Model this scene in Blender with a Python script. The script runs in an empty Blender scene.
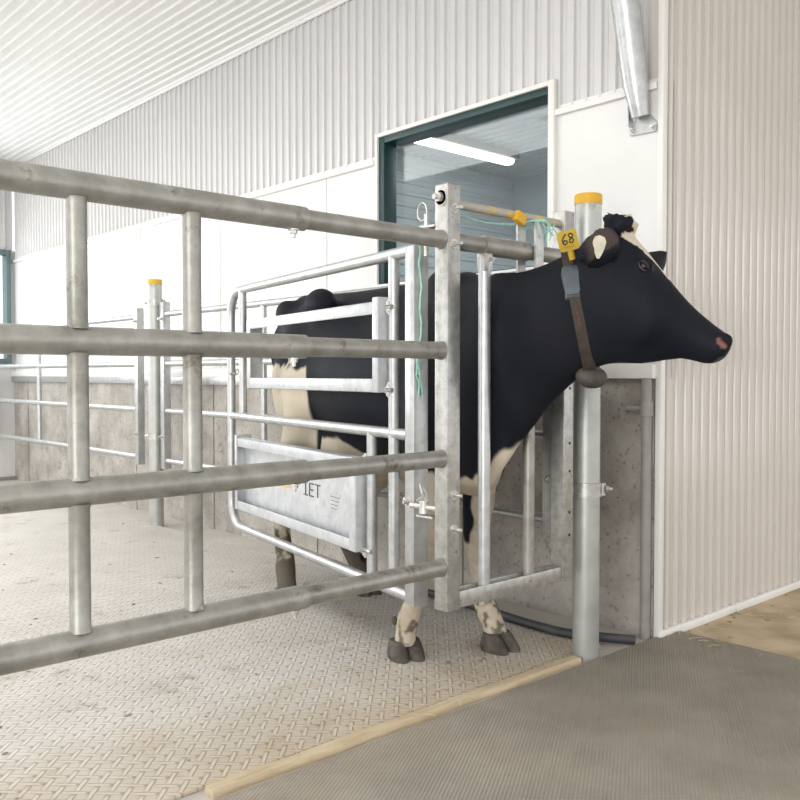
import bpy, bmesh, math, random
from mathutils import Vector, Matrix, noise as mnoise
PI = math.pi
random.seed(4)
SC = bpy.context.scene
COL = SC.collection
V = Vector

# ------------------------------------------------------------------ camera, sky, daylight, exposure
FPX, HC = 876.0, 1.10
YAW = math.radians(42.38)            # camera heading, clockwise from +Y
PITCH = math.radians(1.635)
cd = bpy.data.cameras.new('camera'); cam = bpy.data.objects.new('camera', cd); COL.objects.link(cam)
cd.sensor_width = 36.0; cd.lens = FPX / 800 * 36.0; cd.clip_start = 0.05
cam.location = (0, 0, HC); cam.rotation_euler = (PI/2 - PITCH, 0, -YAW)
SC.camera = cam
HF = V((math.sin(YAW), math.cos(YAW), 0)); HR = V((math.cos(YAW), -math.sin(YAW), 0)); UP = V((0, 0, 1))

world = bpy.data.worlds.new('overcast_sky'); SC.world = world; world.use_nodes = True
bg = world.node_tree.nodes['Background']; bg.inputs[0].default_value = (0.98, 0.985, 1.0, 1); bg.inputs[1].default_value = 1.40

def area(name, loc, target, sx, sy, power, color):
    ld = bpy.data.lights.new(name, 'AREA'); ld.shape = 'RECTANGLE'; ld.size = sx; ld.size_y = sy
    ld.energy = power; ld.color = color
    o = bpy.data.objects.new(name, ld); COL.objects.link(o); o.location = loc
    o.rotation_euler = (V(target) - V(loc)).to_track_quat('-Z', 'Z').to_euler()
    return o
area('daylight_side_opening', (-3.6, 6.6, 1.9), (3.2, 6.8, 1.3), 7.0, 2.4, 98, (1.0, 0.995, 0.985))
area('daylight_end_window', (0.9, 9.40, 1.85), (1.6, 5.0, 0.6), 3.4, 1.1, 80, (0.96, 0.985, 1.0))
area('daylight_near_opening', (-4.4, -0.9, 1.8), (3.4, 2.0, 1.1), 4.5, 2.4, 215, (1.0, 0.98, 0.95))
area('ceiling_light_row', (0.2, 1.6, 3.2), (0.2, 1.6, 0), 1.4, 6.0, 50, (1.0, 0.985, 0.955))
area('ceiling_light_row', (0.8, 6.6, 3.2), (0.8, 6.6, 0), 1.4, 5.0, 70, (1.0, 0.995, 0.985))
SC.view_settings.view_transform = 'Standard'; SC.view_settings.look = 'None'
SC.view_settings.exposure = 0.22; SC.view_settings.gamma = 1.0; SC.view_settings.use_curve_mapping = False

# ------------------------------------------------------------------ helpers
def seen(px, py, f):
    """world point at forward distance f along the sight line of photo point (px, py)"""
    u = (px - 400) / FPX; v = (400 - py) / FPX
    hf = math.cos(PITCH) + v * math.sin(PITCH); up = -math.sin(PITCH) + v * math.cos(PITCH)
    return V((0, 0, HC)) + (HF * hf + HR * u + UP * up) * (f / hf)

MATRIX = {}
def tag(o, label=None, cat=None, group=None, kind=None):
    if label: o['label'] = label
    if cat: o['category'] = cat
    if group: o['group'] = group
    if kind: o['kind'] = kind
    return o
def thing(name, loc, label, cat, group=None, rz=0.0):
    o = bpy.data.objects.new(name, None); COL.objects.link(o); o.empty_display_size = 0.1
    o.location = loc; o.rotation_euler = (0, 0, rz)
    MATRIX[o.name] = Matrix.Translation(V(loc)) @ Matrix.Rotation(rz, 4, 'Z')
    return tag(o, label, cat, group)
def link_mesh(name, me, parent=None):
    o = bpy.data.objects.new(name, me); COL.objects.link(o)
    if parent: o.parent = parent
    MATRIX[o.name] = Matrix.Identity(4) if parent is None else MATRIX[parent.name]
    return o

class MB:
    """collects shapes, in world coordinates, for ONE mesh object"""
    def __init__(s): s.bm = bmesh.new(); s.mi = 0
    def face(s, vs, mi=None):
        try:
            f = s.bm.faces.new(vs); f.material_index = s.mi if mi is None else mi; return f
        except ValueError: return None
    def box(s, lo, hi, bev=0.0, M=None):
        lo, hi = V(lo), V(hi); c = (lo + hi) / 2; d = hi - lo
        r = bmesh.ops.create_cube(s.bm, size=1.0)
        vs = r['verts']
        for v in vs:
            v.co = V((v.co.x * d.x, v.co.y * d.y, v.co.z * d.z)) + c
        if bev > 0:
            es = list({e for v in vs for e in v.link_edges})
            b = bmesh.ops.bevel(s.bm, geom=es, offset=bev, segments=2, affect='EDGES', profile=0.5)
            vs = list({v for v in b['verts']} | {v for v in vs if v.is_valid})
        for f in {f for v in vs for f in v.link_faces}: f.material_index = s.mi
        if M is not None:
            for v in vs: v.co = M @ v.co
        return s
    def tube(s, pts, rad, seg=16, cap=True, side=None):
        pts = [V(p) for p in pts]; n = len(pts)
        rad = [rad] * n if not isinstance(rad, (list, tuple)) else rad
        rings = []; up = None
        for i, p in enumerate(pts):
            t = (pts[min(i + 1, n - 1)] - pts[max(i - 1, 0)]).normalized()
            if up is None:
                up = V((0, 0, 1)) if abs(t.z) < 0.9 else V((1, 0, 0))
            a = t.cross(up).normalized(); b = a.cross(t).normalized(); up = b
            rings.append([s.bm.verts.new(p + (a * math.cos(2 * PI * k / seg) + b * math.sin(2 * PI * k / seg)) * rad[i]) for k in range(seg)])
        for r0, r1 in zip(rings, rings[1:]):
            for k in range(seg): s.face((r0[k], r0[(k + 1) % seg], r1[(k + 1) % seg], r1[k]))
        if cap: s.face(list(reversed(rings[0]))); s.face(rings[-1])
        return s
    def lathe(s, axis_pt, prof, seg=32, M=None):
        rings = []
        for r, z in prof:
            rings.append([s.bm.verts.new(V(axis_pt) + V((r * math.cos(2 * PI * k / seg), r * math.sin(2 * PI * k / seg), z))) for k in range(seg)])
        for r0, r1 in zip(rings, rings[1:]):
            for k in range(seg): s.face((r0[k], r0[(k + 1) % seg], r1[(k + 1) % seg], r1[k]))
        s.face(list(reversed(rings[0]))); s.face(rings[-1]); return s
    def bolt(s, p, d, r=0.010, l=0.022, washer=True):
        """hexagonal nut with washer and thread end, standing on point p along direction d"""
        p = V(p); d = V(d).normalized()
        if washer: s.tube([p, p + d * 0.003], r * 1.5, 16)
        s.tube([p + d * 0.002, p + d * (0.002 + r)], r, 6)
        s.tube([p + d * (0.002 + r), p + d * l], r * 0.55, 10); return s
    def loft(s, rings, cap=True):
        R = [[s.bm.verts.new(p) for p in r] for r in rings]; n = len(R[0])
        for r0, r1 in zip(R, R[1:]):
            for k in range(n): s.face((r0[k], r0[(k + 1) % n], r1[(k + 1) % n], r1[k]))
        if cap:
            for r, rev in ((R[0], True), (R[-1], False)):
                c = s.bm.verts.new(sum((v.co for v in r), V()) / n)
                for k in range(n):
                    a, b = r[k], r[(k + 1) % n]
                    s.face((b, a, c) if rev else (a, b, c))
        return s
    def ellipsoid(s, c, rx, ry, rz, M=None, seg=20):
        r = bmesh.ops.create_uvsphere(s.bm, u_segments=seg, v_segments=seg // 2 + 2, radius=1.0)
        for v in r['verts']:
            q = V((v.co.x * rx, v.co.y * ry, v.co.z * rz))
            v.co = (M @ q if M is not None else q) + V(c)
        for f in {f for v in r['verts'] for f in v.link_faces}: f.material_index = s.mi
        return s
    def build(s, name, mats, parent=None, smooth=True, recalc=True):
        if recalc: bmesh.ops.recalc_face_normals(s.bm, faces=s.bm.faces[:])
        if parent is not None:
            s.bm.transform(MATRIX[parent.name].inverted())
        me = bpy.data.meshes.new(name); s.bm.to_mesh(me); s.bm.free()
        for m in (mats if isinstance(mats, (list, tuple)) else [mats]): me.materials.append(m)
        if smooth:
            me.polygons.foreach_set('use_smooth', [True] * len(me.polygons))
            me.set_sharp_from_angle(angle=math.radians(38))
        return link_mesh(name, me, parent)

def bolts(parent, specs, name='bolt', m='bolt'):
    for p, d, r, l in specs: MB().bolt(p, d, r, l).build(name, M[m], parent)

# ------------------------------------------------------------------ materials
def nodes_of(m): return m.node_tree.nodes, m.node_tree.links
def mat(name, c1, c2=None, scale=8.0, rough=0.5, metal=0.0, lo=0.35, hi=0.65, bump=0.0, bscale=60.0, dirt=None, dirt_scale=5.0, dirt_lo=0.62, dirt_hi=0.72, stretch=(1, 1, 1), spec=0.5, rvar=0.0, detail=6.0):
    """two tone noise surface with optional dirt spots and fine bump, all in object space"""
    m = bpy.data.materials.new(name); m.use_nodes = True; N, L = nodes_of(m)
    P = N['Principled BSDF']; P.inputs['Roughness'].default_value = rough; P.inputs['Metallic'].default_value = metal
    P.inputs['Specular IOR Level'].default_value = spec
    tc = N.new('ShaderNodeTexCoord'); mp = N.new('ShaderNodeMapping'); mp.inputs['Scale'].default_value = stretch
    L.new(tc.outputs['Object'], mp.inputs['Vector'])
    out = None
    if c2 is None: P.inputs['Base Color'].default_value = (*c1, 1)
    else:
        nz = N.new('ShaderNodeTexNoise'); nz.inputs['Scale'].default_value = scale; nz.inputs['Detail'].default_value = detail; nz.inputs['Roughness'].default_value = 0.62
        L.new(mp.outputs[0], nz.inputs['Vector'])
        rp = N.new('ShaderNodeValToRGB'); rp.color_ramp.elements[0].position = lo; rp.color_ramp.elements[1].position = hi
        rp.color_ramp.elements[0].color = (*c1, 1); rp.color_ramp.elements[1].color = (*c2, 1)
        L.new(nz.outputs['Fac'], rp.inputs['Fac']); out = rp.outputs[0]
        if rvar > 0:
            mr = N.new('ShaderNodeMapRange'); mr.inputs['To Min'].default_value = rough - rvar; mr.inputs['To Max'].default_value = rough + rvar
            L.new(nz.outputs['Fac'], mr.inputs['Value']); L.new(mr.outputs[0], P.inputs['Roughness'])
        if dirt:
            n2 = N.new('ShaderNodeTexNoise'); n2.inputs['Scale'].default_value = dirt_scale; n2.inputs['Detail'].default_value = 8; n2.inputs['Roughness'].default_value = 0.7
            L.new(mp.outputs[0], n2.inputs['Vector'])
            r2 = N.new('ShaderNodeMapRange'); r2.inputs['From Min'].default_value = dirt_lo; r2.inputs['From Max'].default_value = dirt_hi
            L.new(n2.outputs['Fac'], r2.inputs['Value'])
            mx = N.new('ShaderNodeMix'); mx.data_type = 'RGBA'; mx.inputs['B'].default_value = (*dirt, 1)
            L.new(r2.outputs[0], mx.inputs['Factor']); L.new(out, mx.inputs['A']); out = mx.outputs['Result']
        L.new(out, P.inputs['Base Color'])
    if bump > 0:
        n3 = N.new('ShaderNodeTexNoise'); n3.inputs['Scale'].default_value = bscale; n3.inputs['Detail'].default_value = 4
        L.new(mp.outputs[0], n3.inputs['Vector'])
        bp = N.new('ShaderNodeBump'); bp.inputs['Strength'].default_value = bump; bp.inputs['Distance'].default_value = 0.004
        L.new(n3.outputs['Fac'], bp.inputs['Height']); L.new(bp.outputs[0], P.inputs['Normal'])
    return m
def mathn(N, L, op, a, b=None, c=None):
    n = N.new('ShaderNodeMath'); n.operation = op
    for i, x in enumerate((a, b, c)):
        if x is None: continue
        if isinstance(x, (int, float)): n.inputs[i].default_value = x
        else: L.new(x, n.inputs[i])
    return n.outputs[0]

M = {}
M['pipe'] = mat('weathered galvanised pipe', (0.235, 0.23, 0.205), (0.375, 0.37, 0.34), 13, 0.40, 0.5, 0.32, 0.68, 0.2, 110, dirt=(0.135, 0.115, 0.085), dirt_scale=11, dirt_lo=0.585, dirt_hi=0.70, rvar=0.08)
M['galv'] = mat('clean galvanised steel', (0.40, 0.41, 0.41), (0.56, 0.57, 0.57), 22, 0.36, 0.65, 0.3, 0.7, 0.08, 120, dirt=(0.36, 0.35, 0.32), dirt_scale=14, dirt_lo=0.60, dirt_hi=0.70, rvar=0.1)
M['bright'] = mat('bright new zinc plate', (0.47, 0.49, 0.51), (0.64, 0.655, 0.67), 16, 0.38, 0.30, 0.3, 0.7, 0.05, 120, dirt=(0.42, 0.43, 0.43), dirt_scale=22, dirt_lo=0.57, dirt_hi=0.67, rvar=0.1)
M['post'] = mat('spangled zinc tube', (0.36, 0.36, 0.34), (0.52, 0.52, 0.50), 30, 0.36, 0.65, 0.35, 0.65, 0.15, 140, dirt=(0.25, 0.235, 0.20), dirt_scale=45, dirt_lo=0.60, dirt_hi=0.68, rvar=0.1)
M['column'] = mat('zinc column', (0.36, 0.375, 0.355), (0.49, 0.50, 0.475), 7, 0.42, 0.5, 0.3, 0.7, 0.08, 80, dirt=(0.26, 0.225, 0.16), dirt_scale=9, dirt_lo=0.60, dirt_hi=0.76)
M['bolt'] = mat('zinc bolts', (0.45, 0.44, 0.41), (0.70, 0.69, 0.66), 60, 0.35, 0.7)
M['yellow'] = mat('yellow plastic', (0.62, 0.33, 0.012), (0.68, 0.39, 0.02), 20, 0.5, 0)
M['worn_yellow'] = mat('worn yellow paint on zinc', (0.40, 0.39, 0.35), (0.66, 0.45, 0.08), 18, 0.5, 0.2, 0.50, 0.58, stretch=(1, 1, 1))
M['white_panel'] = mat('white plastic panel', (0.735, 0.73, 0.715), (0.77, 0.765, 0.75), 3, 0.22, 0, bump=0.03, bscale=2.5, dirt=(0.62, 0.60, 0.55), dirt_scale=30, dirt_lo=0.74, dirt_hi=0.8)
M['white_rib'] = mat('white ribbed cladding', (0.62, 0.615, 0.61), (0.65, 0.645, 0.64), 2, 0.25, 0, dirt=(0.58, 0.52, 0.42), dirt_scale=12, dirt_lo=0.72, dirt_hi=0.8, stretch=(1, 1, 0.5))
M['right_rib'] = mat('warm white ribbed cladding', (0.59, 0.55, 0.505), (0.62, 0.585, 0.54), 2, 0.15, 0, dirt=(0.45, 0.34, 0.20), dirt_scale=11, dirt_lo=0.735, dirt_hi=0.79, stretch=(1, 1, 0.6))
M['trim'] = mat('white trim', (0.78, 0.77, 0.74), (0.81, 0.80, 0.77), 5, 0.35, 0, dirt=(0.5, 0.42, 0.3), dirt_scale=16, dirt_lo=0.68, dirt_hi=0.76)
M['ceiling'] = mat('white ribbed ceiling', (0.76, 0.755, 0.74), (0.79, 0.785, 0.77), 2, 0.3, 0)
M['green'] = mat('dark green window frame', (0.008, 0.036, 0.037), (0.012, 0.048, 0.048), 6, 0.4, 0)
M['greyframe'] = mat('grey green window frame', (0.10, 0.15, 0.155), (0.13, 0.18, 0.185), 6, 0.4, 0)
M['wood'] = mat('raw lumber', (0.42, 0.33, 0.21), (0.56, 0.46, 0.32), 5, 0.7, 0, bump=0.3, bscale=40, stretch=(1, 9, 9), dirt=(0.25, 0.19, 0.12), dirt_scale=4, dirt_lo=0.62, dirt_hi=0.72)
M['hose'] = mat('black hose', (0.028, 0.031, 0.038), (0.06, 0.06, 0.065), 10, 0.5, 0)
M['straw'] = mat('straw', (0.46, 0.38, 0.24), (0.60, 0.52, 0.36), 30, 0.7, 0)
M['dung'] = mat('dried dirt', (0.22, 0.175, 0.12), (0.36, 0.30, 0.22), 30, 0.9, 0, bump=0.5, bscale=90)
M['rope'] = mat('green baler twine', (0.26, 0.52, 0.44), (0.42, 0.66, 0.57), 60, 0.8, 0)
M['conduit'] = mat('grey conduit', (0.24, 0.235, 0.225), (0.31, 0.30, 0.28), 8, 0.5, 0)
M['office'] = mat('office cladding', (0.52, 0.57, 0.61), (0.56, 0.61, 0.65), 3, 0.4, 0)
M['leather'] = mat('brown webbing strap', (0.028, 0.019, 0.015), (0.052, 0.036, 0.028), 30, 0.75, 0, bump=0.3, bscale=200)
M['buckle'] = mat('slate grey plastic', (0.050, 0.066, 0.075), (0.068, 0.085, 0.095), 20, 0.45, 0)
M['weight'] = mat('worn dark rubber', (0.028, 0.025, 0.021), (0.065, 0.055, 0.043), 25, 0.6, 0, dirt=(0.18, 0.12, 0.05), dirt_scale=22, dirt_lo=0.6, dirt_hi=0.7)
M['tagyellow'] = mat('yellow number tag', (0.42, 0.27, 0.012), (0.48, 0.32, 0.02), 20, 0.5, 0)
M['ink'] = mat('black marker', (0.02, 0.02, 0.025))
M['redprint'] = mat('faded red print', (0.22, 0.075, 0.05))
M['ear_tag'] = mat('cream ear tag', (0.46, 0.44, 0.33), (0.54, 0.52, 0.41), 30, 0.5, 0, dirt=(0.4, 0.3, 0.2), dirt_scale=70, dirt_lo=0.62, dirt_hi=0.7)
M['hoof'] = mat('dark hoof', (0.035, 0.030, 0.025), (0.11, 0.095, 0.075), 22, 0.7, 0, bump=0.5, bscale=70)
M['eye'] = mat('dark eye', (0.004, 0.0035, 0.0035), rough=0.3)
M['lid_dark'] = mat('dark eyelid', (0.010, 0.010, 0.012), rough=0.6)
M['lid'] = mat('eyelid skin', (0.028, 0.026, 0.026), rough=0.6)
M['brand'] = mat('white brand hair', (0.55, 0.54, 0.52), rough=0.8)
M['stencil'] = mat('grey stencil ink', (0.10, 0.11, 0.12), rough=0.6)
M['orange'] = mat('orange sticker', (0.72, 0.40, 0.16), rough=0.5)

def concrete():
    m = mat('cast concrete', (0.27, 0.25, 0.222), (0.45, 0.42, 0.38), 4.5, 0.75, 0, 0.34, 0.66, 0.5, 45, dirt=(0.19, 0.165, 0.14), dirt_scale=11, dirt_lo=0.58, dirt_hi=0.72)
    N, L = nodes_of(m); P = N['Principled BSDF']
    src = P.inputs['Base Color'].links[0].from_socket
    tc = N.new('ShaderNodeTexCoord'); vo = N.new('ShaderNodeTexVoronoi'); vo.inputs['Scale'].default_value = 38
    wn = N.new('ShaderNodeTexNoise'); wn.inputs['Scale'].default_value = 60; L.new(tc.outputs['Object'], wn.inputs['Vector'])
    wa = N.new('ShaderNodeVectorMath'); wa.operation = 'MULTIPLY_ADD'; wa.inputs[1].default_value = (0.03, 0.03, 0.03); L.new(wn.outputs['Color'], wa.inputs[0]); L.new(tc.outputs['Object'], wa.inputs[2])
    L.new(wa.outputs[0], vo.inputs['Vector'])
    pit = mathn(N, L, 'LESS_THAN', vo.outputs['Distance'], 0.26)
    sel = mathn(N, L, 'GREATER_THAN', N.new('ShaderNodeSeparateColor').outputs[0], 0.5)
    sp = sel.node.inputs[0].links[0].from_node; L.new(vo.outputs['Color'], sp.inputs[0])
    sel.node.inputs[1].default_value = 0.68
    k = mathn(N, L, 'MULTIPLY', mathn(N, L, 'MULTIPLY', pit, sel), 0.45)
    mx = N.new('ShaderNodeMix'); mx.data_type = 'RGBA'; mx.inputs['B'].default_value = (0.10, 0.09, 0.08, 1)
    L.new(k, mx.inputs['Factor']); L.new(src, mx.inputs['A']); L.new(mx.outputs['Result'], P.inputs['Base Color'])
    return m
M['concrete'] = concrete()

def tread():
    m = mat('tread rubber matting', (0.60, 0.565, 0.515), (0.70, 0.67, 0.625), 3.0, 0.72, 0, 0.3, 0.7, dirt=(0.30, 0.235, 0.16), dirt_scale=4.5, dirt_lo=0.58, dirt_hi=0.76)
    N, L = nodes_of(m); P = N['Principled BSDF']
    tc = N.new('ShaderNodeTexCoord'); mp = N.new('ShaderNodeMapping'); mp.inputs['Rotation'].default_value = (0, 0, math.radians(44)); mp.inputs['Scale'].default_value = (11.0, 11.0, 11.0)
    L.new(tc.outputs['Object'], mp.inputs['Vector']); sx = N.new('ShaderNodeSeparateXYZ'); L.new(mp.outputs[0], sx.inputs[0])
    u, v = sx.outputs[0], sx.outputs[1]
    def fr(a, off): return mathn(N, L, 'SUBTRACT', mathn(N, L, 'FRACT', mathn(N, L, 'ADD', a, 100.0 + off)), 0.5)
    def bar(a, b):
        return mathn(N, L, 'MAXIMUM', mathn(N, L, 'MULTIPLY', mathn(N, L, 'ABSOLUTE', a), 5.4), mathn(N, L, 'ABSOLUTE', b))
    d = None
    for ou, ov, sw in ((0, 0, 0), (.5, .5, 0), (.5, 0, 1), (0, .5, 1)):
        a, b_ = fr(u, ou), fr(v, ov)
        q = bar(b_, a) if sw else bar(a, b_)
        d = q if d is None else mathn(N, L, 'MINIMUM', d, q)
    hr = N.new('ShaderNodeMapRange'); hr.inputs['From Min'].default_value = 0.42; hr.inputs['From Max'].default_value = 0.30; L.new(d, hr.inputs['Value'])
    h = hr.outputs[0]
    gr = N.new('ShaderNodeMapRange'); gr.inputs['From Min'].default_value = 0.0; gr.inputs['From Max'].default_value = 0.13
    L.new(mathn(N, L, 'ABSOLUTE', mathn(N, L, 'SUBTRACT', d, 0.46)), gr.inputs['Value']); bar_shade = gr.outputs[0]     # shade round each bar, painted into the colour
    bp = N.new('ShaderNodeBump'); bp.inputs['Strength'].default_value = 0.8; bp.inputs['Distance'].default_value = 0.010
    L.new(h, bp.inputs['Height']); L.new(bp.outputs[0], P.inputs['Normal'])
    src = P.inputs['Base Color'].links[0].from_socket            # bars coloured paler than the ground to paint in their highlight
    st = N.new('ShaderNodeMix'); st.data_type = 'RGBA'; st.inputs['B'].default_value = (0.50, 0.405, 0.285, 1)               # tan stain along the wooden strip
    sp = N.new('ShaderNodeSeparateXYZ'); L.new(tc.outputs['Object'], sp.inputs[0])
    ns = N.new('ShaderNodeTexNoise'); ns.inputs['Scale'].default_value = 3.5; ns.inputs['Detail'].default_value = 6; L.new(tc.outputs['Object'], ns.inputs['Vector'])
    ym = N.new('ShaderNodeMapRange'); ym.inputs['From Min'].default_value = 2.62; ym.inputs['From Max'].default_value = 2.10
    L.new(mathn(N, L, 'ADD', sp.outputs[1], mathn(N, L, 'MULTIPLY', mathn(N, L, 'SUBTRACT', ns.outputs['Fac'], 0.5), 0.9)), ym.inputs['Value'])
    L.new(mathn(N, L, 'MULTIPLY', ym.outputs[0], 0.7), st.inputs['Factor']); L.new(src, st.inputs['A']); src = st.outputs['Result']
    mx = N.new('ShaderNodeMix'); mx.data_type = 'RGBA'; mx.blend_type = 'MULTIPLY'; mx.inputs['Factor'].default_value = 1.0
    rc = N.new('ShaderNodeMapRange'); rc.inputs['To Min'].default_value = 0.94; rc.inputs['To Max'].default_value = 1.06
    L.new(h, rc.inputs['Value']); rg = N.new('ShaderNodeMapRange'); rg.inputs['To Min'].default_value = 0.74; rg.inputs['To Max'].default_value = 1.0; L.new(bar_shade, rg.inputs['Value'])
    L.new(src, mx.inputs['A']); L.new(mathn(N, L, 'MULTIPLY', rc.outputs[0], rg.outputs[0]), mx.inputs['B']); L.new(mx.outputs['Result'], P.inputs['Base Color'])
    return m
M['tread'] = tread()

def ribmat():
    m = mat('fine ribbed rubber matting', (0.24, 0.215, 0.175), (0.33, 0.295, 0.245), 4.0, 0.8, 0, 0.3, 0.7, dirt=(0.31, 0.265, 0.20), dirt_scale=3.0, dirt_lo=0.52, dirt_hi=0.75)
    N, L = nodes_of(m); P = N['Principled BSDF']
    tc = N.new('ShaderNodeTexCoord'); mp = N.new('ShaderNodeMapping'); mp.inputs['Rotation'].default_value = (0, 0, math.radians(58))
    L.new(tc.outputs['Object'], mp.inputs['Vector'])
    w = N.new('ShaderNodeTexWave'); w.wave_type = 'BANDS'; w.bands_direction = 'X'; w.inputs['Scale'].default_value = 30; w.inputs['Distortion'].default_value = 0.25
    L.new(mp.outputs[0], w.inputs['Vector'])
    bp = N.new('ShaderNodeBump'); bp.inputs['Strength'].default_value = 0.5; bp.inputs['Distance'].default_value = 0.004
    L.new(w.outputs['Fac'], bp.inputs['Height']); L.new(bp.outputs[0], P.inputs['Normal'])
    return m
M['ribmat'] = ribmat()

def floormat():
    m = mat('screeded concrete floor', (0.42, 0.39, 0.35), (0.52, 0.49, 0.44), 2.5, 0.8, 0, 0.3, 0.7, 0.25, 30, dirt=(0.25, 0.20, 0.14), dirt_scale=5, dirt_lo=0.62, dirt_hi=0.72)
    N, L = nodes_of(m); P = N['Principled BSDF']
    src = P.inputs['Base Color'].links[0].from_socket
    tc = N.new('ShaderNodeTexCoord'); sx = N.new('ShaderNodeSeparateXYZ'); L.new(tc.outputs['Object'], sx.inputs[0])
    k = mathn(N, L, 'MULTIPLY', mathn(N, L, 'GREATER_THAN', sx.outputs[0], 3.2), mathn(N, L, 'LESS_THAN', sx.outputs[1], 2.0))
    nz = N.new('ShaderNodeTexNoise'); nz.inputs['Scale'].default_value = 5; nz.inputs['Detail'].default_value = 8; L.new(tc.outputs['Object'], nz.inputs['Vector'])
    rp = N.new('ShaderNodeValToRGB'); rp.color_ramp.elements[0].position = 0.32; rp.color_ramp.elements[1].position = 0.62
    rp.color_ramp.elements[0].color = (0.36, 0.27, 0.155, 1); rp.color_ramp.elements[1].color = (0.56, 0.46, 0.31, 1); L.new(nz.outputs['Fac'], rp.inputs['Fac'])
    mx = N.new('ShaderNodeMix'); mx.data_type = 'RGBA'; L.new(k, mx.inputs['Factor']); L.new(src, mx.inputs['A']); L.new(rp.outputs[0], mx.inputs['B'])
    L.new(mx.outputs['Result'], P.inputs['Base Color'])
    return m
M['floor'] = floormat()

def glass():
    m = bpy.data.materials.new('window glass'); m.use_nodes = True; N, L = nodes_of(m)
    N.remove(N['Principled BSDF'])
    t = N.new('ShaderNodeBsdfTransparent'); t.inputs[0].default_value = (0.88, 0.93, 0.95, 1)
    g = N.new('ShaderNodeBsdfGlossy'); g.inputs['Roughness'].default_value = 0.02
    lw = N.new('ShaderNodeLayerWeight'); lw.inputs[0].default_value = 0.5
    fr = mathn(N, L, 'MULTIPLY_ADD', mathn(N, L, 'POWER', lw.outputs['Facing'], 4.0), 0.9, 0.05)
    mx = N.new('ShaderNodeMixShader'); L.new(fr, mx.inputs[0]); L.new(t.outputs[0], mx.inputs[1]); L.new(g.outputs[0], mx.inputs[2])
    L.new(mx.outputs[0], N['Material Output'].inputs[0]); return m
M['glass'] = glass()
def emit(name, c, s):
    m = bpy.data.materials.new(name); m.use_nodes = True; P = m.node_tree.nodes['Principled BSDF']
    P.inputs['Base Color'].default_value = (*c, 1); P.inputs['Emission Color'].default_value = (*c, 1); P.inputs['Emission Strength'].default_value = s; return m
M['tubelight'] = emit('lit fluorescent diffuser', (1.0, 0.93, 0.80), 4.5)

# ------------------------------------------------------------------ the setting
WX, CY, EY, CZ = 3.22, 1.955, 9.56, 3.29       # back wall plane, corner, far end wall, ceiling height
RZ, LZ = 2.30, 1.09                            # foot of the ribbed cladding, top of the concrete
WY0, WY1, WZ0, WZ1 = 2.515, 3.70, 1.60, 2.415  # window opening

def struct(o): o['kind'] = 'structure'; return o
def ribbed(mb, along, a0, a1, z0, z1, base, out, pitch, prof):
    """ribbed sheet: profile points (fraction of the pitch, depth) repeated along an axis and run from z0 to z1"""
    pts = []; n = int((a1 - a0) / pitch) + 1
    for i in range(n):
        for fr, d in prof:
            a = a0 + (i + fr) * pitch
            if a <= a1 + 1e-6: pts.append((a, d))
    rows = []
    for a, d in pts:
        if along == 'Y': rows.append([mb.bm.verts.new((base + out * d, a, z)) for z in (z0, z1)])
        elif along == 'X': rows.append([mb.bm.verts.new((a, base + out * d, z)) for z in (z0, z1)])
        elif along == 'C': rows.append([mb.bm.verts.new((a, y, base - d)) for y in (z0, z1)])
        elif along == 'H': rows.append([mb.bm.verts.new((x, base + out * d, a)) for x in (z0, z1)])
    for r0, r1 in zip(rows, rows[1:]): mb.face((r0[0], r1[0], r1[1], r0[1]))
BACK_RIB = [(0, 0), (0.30, 0), (0.335, 0.0025), (0.37, 0), (0.62, 0), (0.68, 0.014), (0.84, 0.014), (0.92, 0)]
RIGHT_RIB = [(0, 0), (0.30, 0), (0.335, 0.0025), (0.37, 0), (0.62, 0), (0.655, 0.007), (0.70, 0.0125), (0.78, 0.015), (0.85, 0.012), (0.89, 0.006), (0.91, 0)]

b = MB(); b.box((-5, -4, -0.12), (9, EY + 0.3, 0)); struct(b.build('floor', M['floor']))
b = MB(); ribbed(b, 'C', -5, 3.24, -3, EY + 0.05, CZ, 1, 0.0735, [(0, 0), (0.58, 0), (0.66, 0.013), (0.84, 0.013), (0.92, 0)])
b.box((-5, -3, CZ + 0.002), (3.4, EY + 0.1, CZ + 0.1)); struct(b.build('ceiling', M['ceiling'], recalc=False))

# back wall: concrete below, white panels, ribbed cladding above
b = MB(); b.box((WX, CY + 0.012, 0), (WX + 0.25, EY + 0.2, LZ))
wall = struct(b.build('wall_back', M['concrete']))
b = MB(); y = CY + 1.1
while y < EY:
    b.box((WX - 0.003, y - 0.004, 0.0), (WX + 0.01, y + 0.004, LZ)); y += 1.22
b.build('form_joint', mat('dark form joint', (0.16, 0.145, 0.13)), wall)
b = MB()
b.box((WX + 0.01, CY, LZ), (WX + 0.12, WY0, RZ + 0.02))
b.box((WX + 0.01, WY1, LZ), (WX + 0.12, EY, RZ + 0.02)); b.box((WX + 0.01, WY0, LZ), (WX + 0.12, WY1, WZ0))
b.box((WX + 0.03, WY0, WZ1), (WX + 0.12, WY1, CZ)); b.box((WX + 0.03, CY, RZ), (WX + 0.12, WY0, CZ)); b.box((WX + 0.03, WY1, RZ), (WX + 0.12, EY, CZ))
b.build('white_panel', M['white_panel'], wall)
b = MB()
ribbed(b, 'Y', WY1 + 0.02, EY, RZ, CZ, WX + 0.022, -1, 0.0735, BACK_RIB)
ribbed(b, 'Y', CY + 0.02, WY1 + 0.02, WZ1 + 0.03, CZ, WX + 0.022, -1, 0.0735, BACK_RIB)
ribbed(b, 'Y', CY + 0.02, WY0 - 0.03, RZ, WZ1 + 0.03, WX + 0.022, -1, 0.0735, BACK_RIB)
b.build('ribbed_cladding', M['white_rib'], wall, recalc=False)
b = MB()
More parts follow.
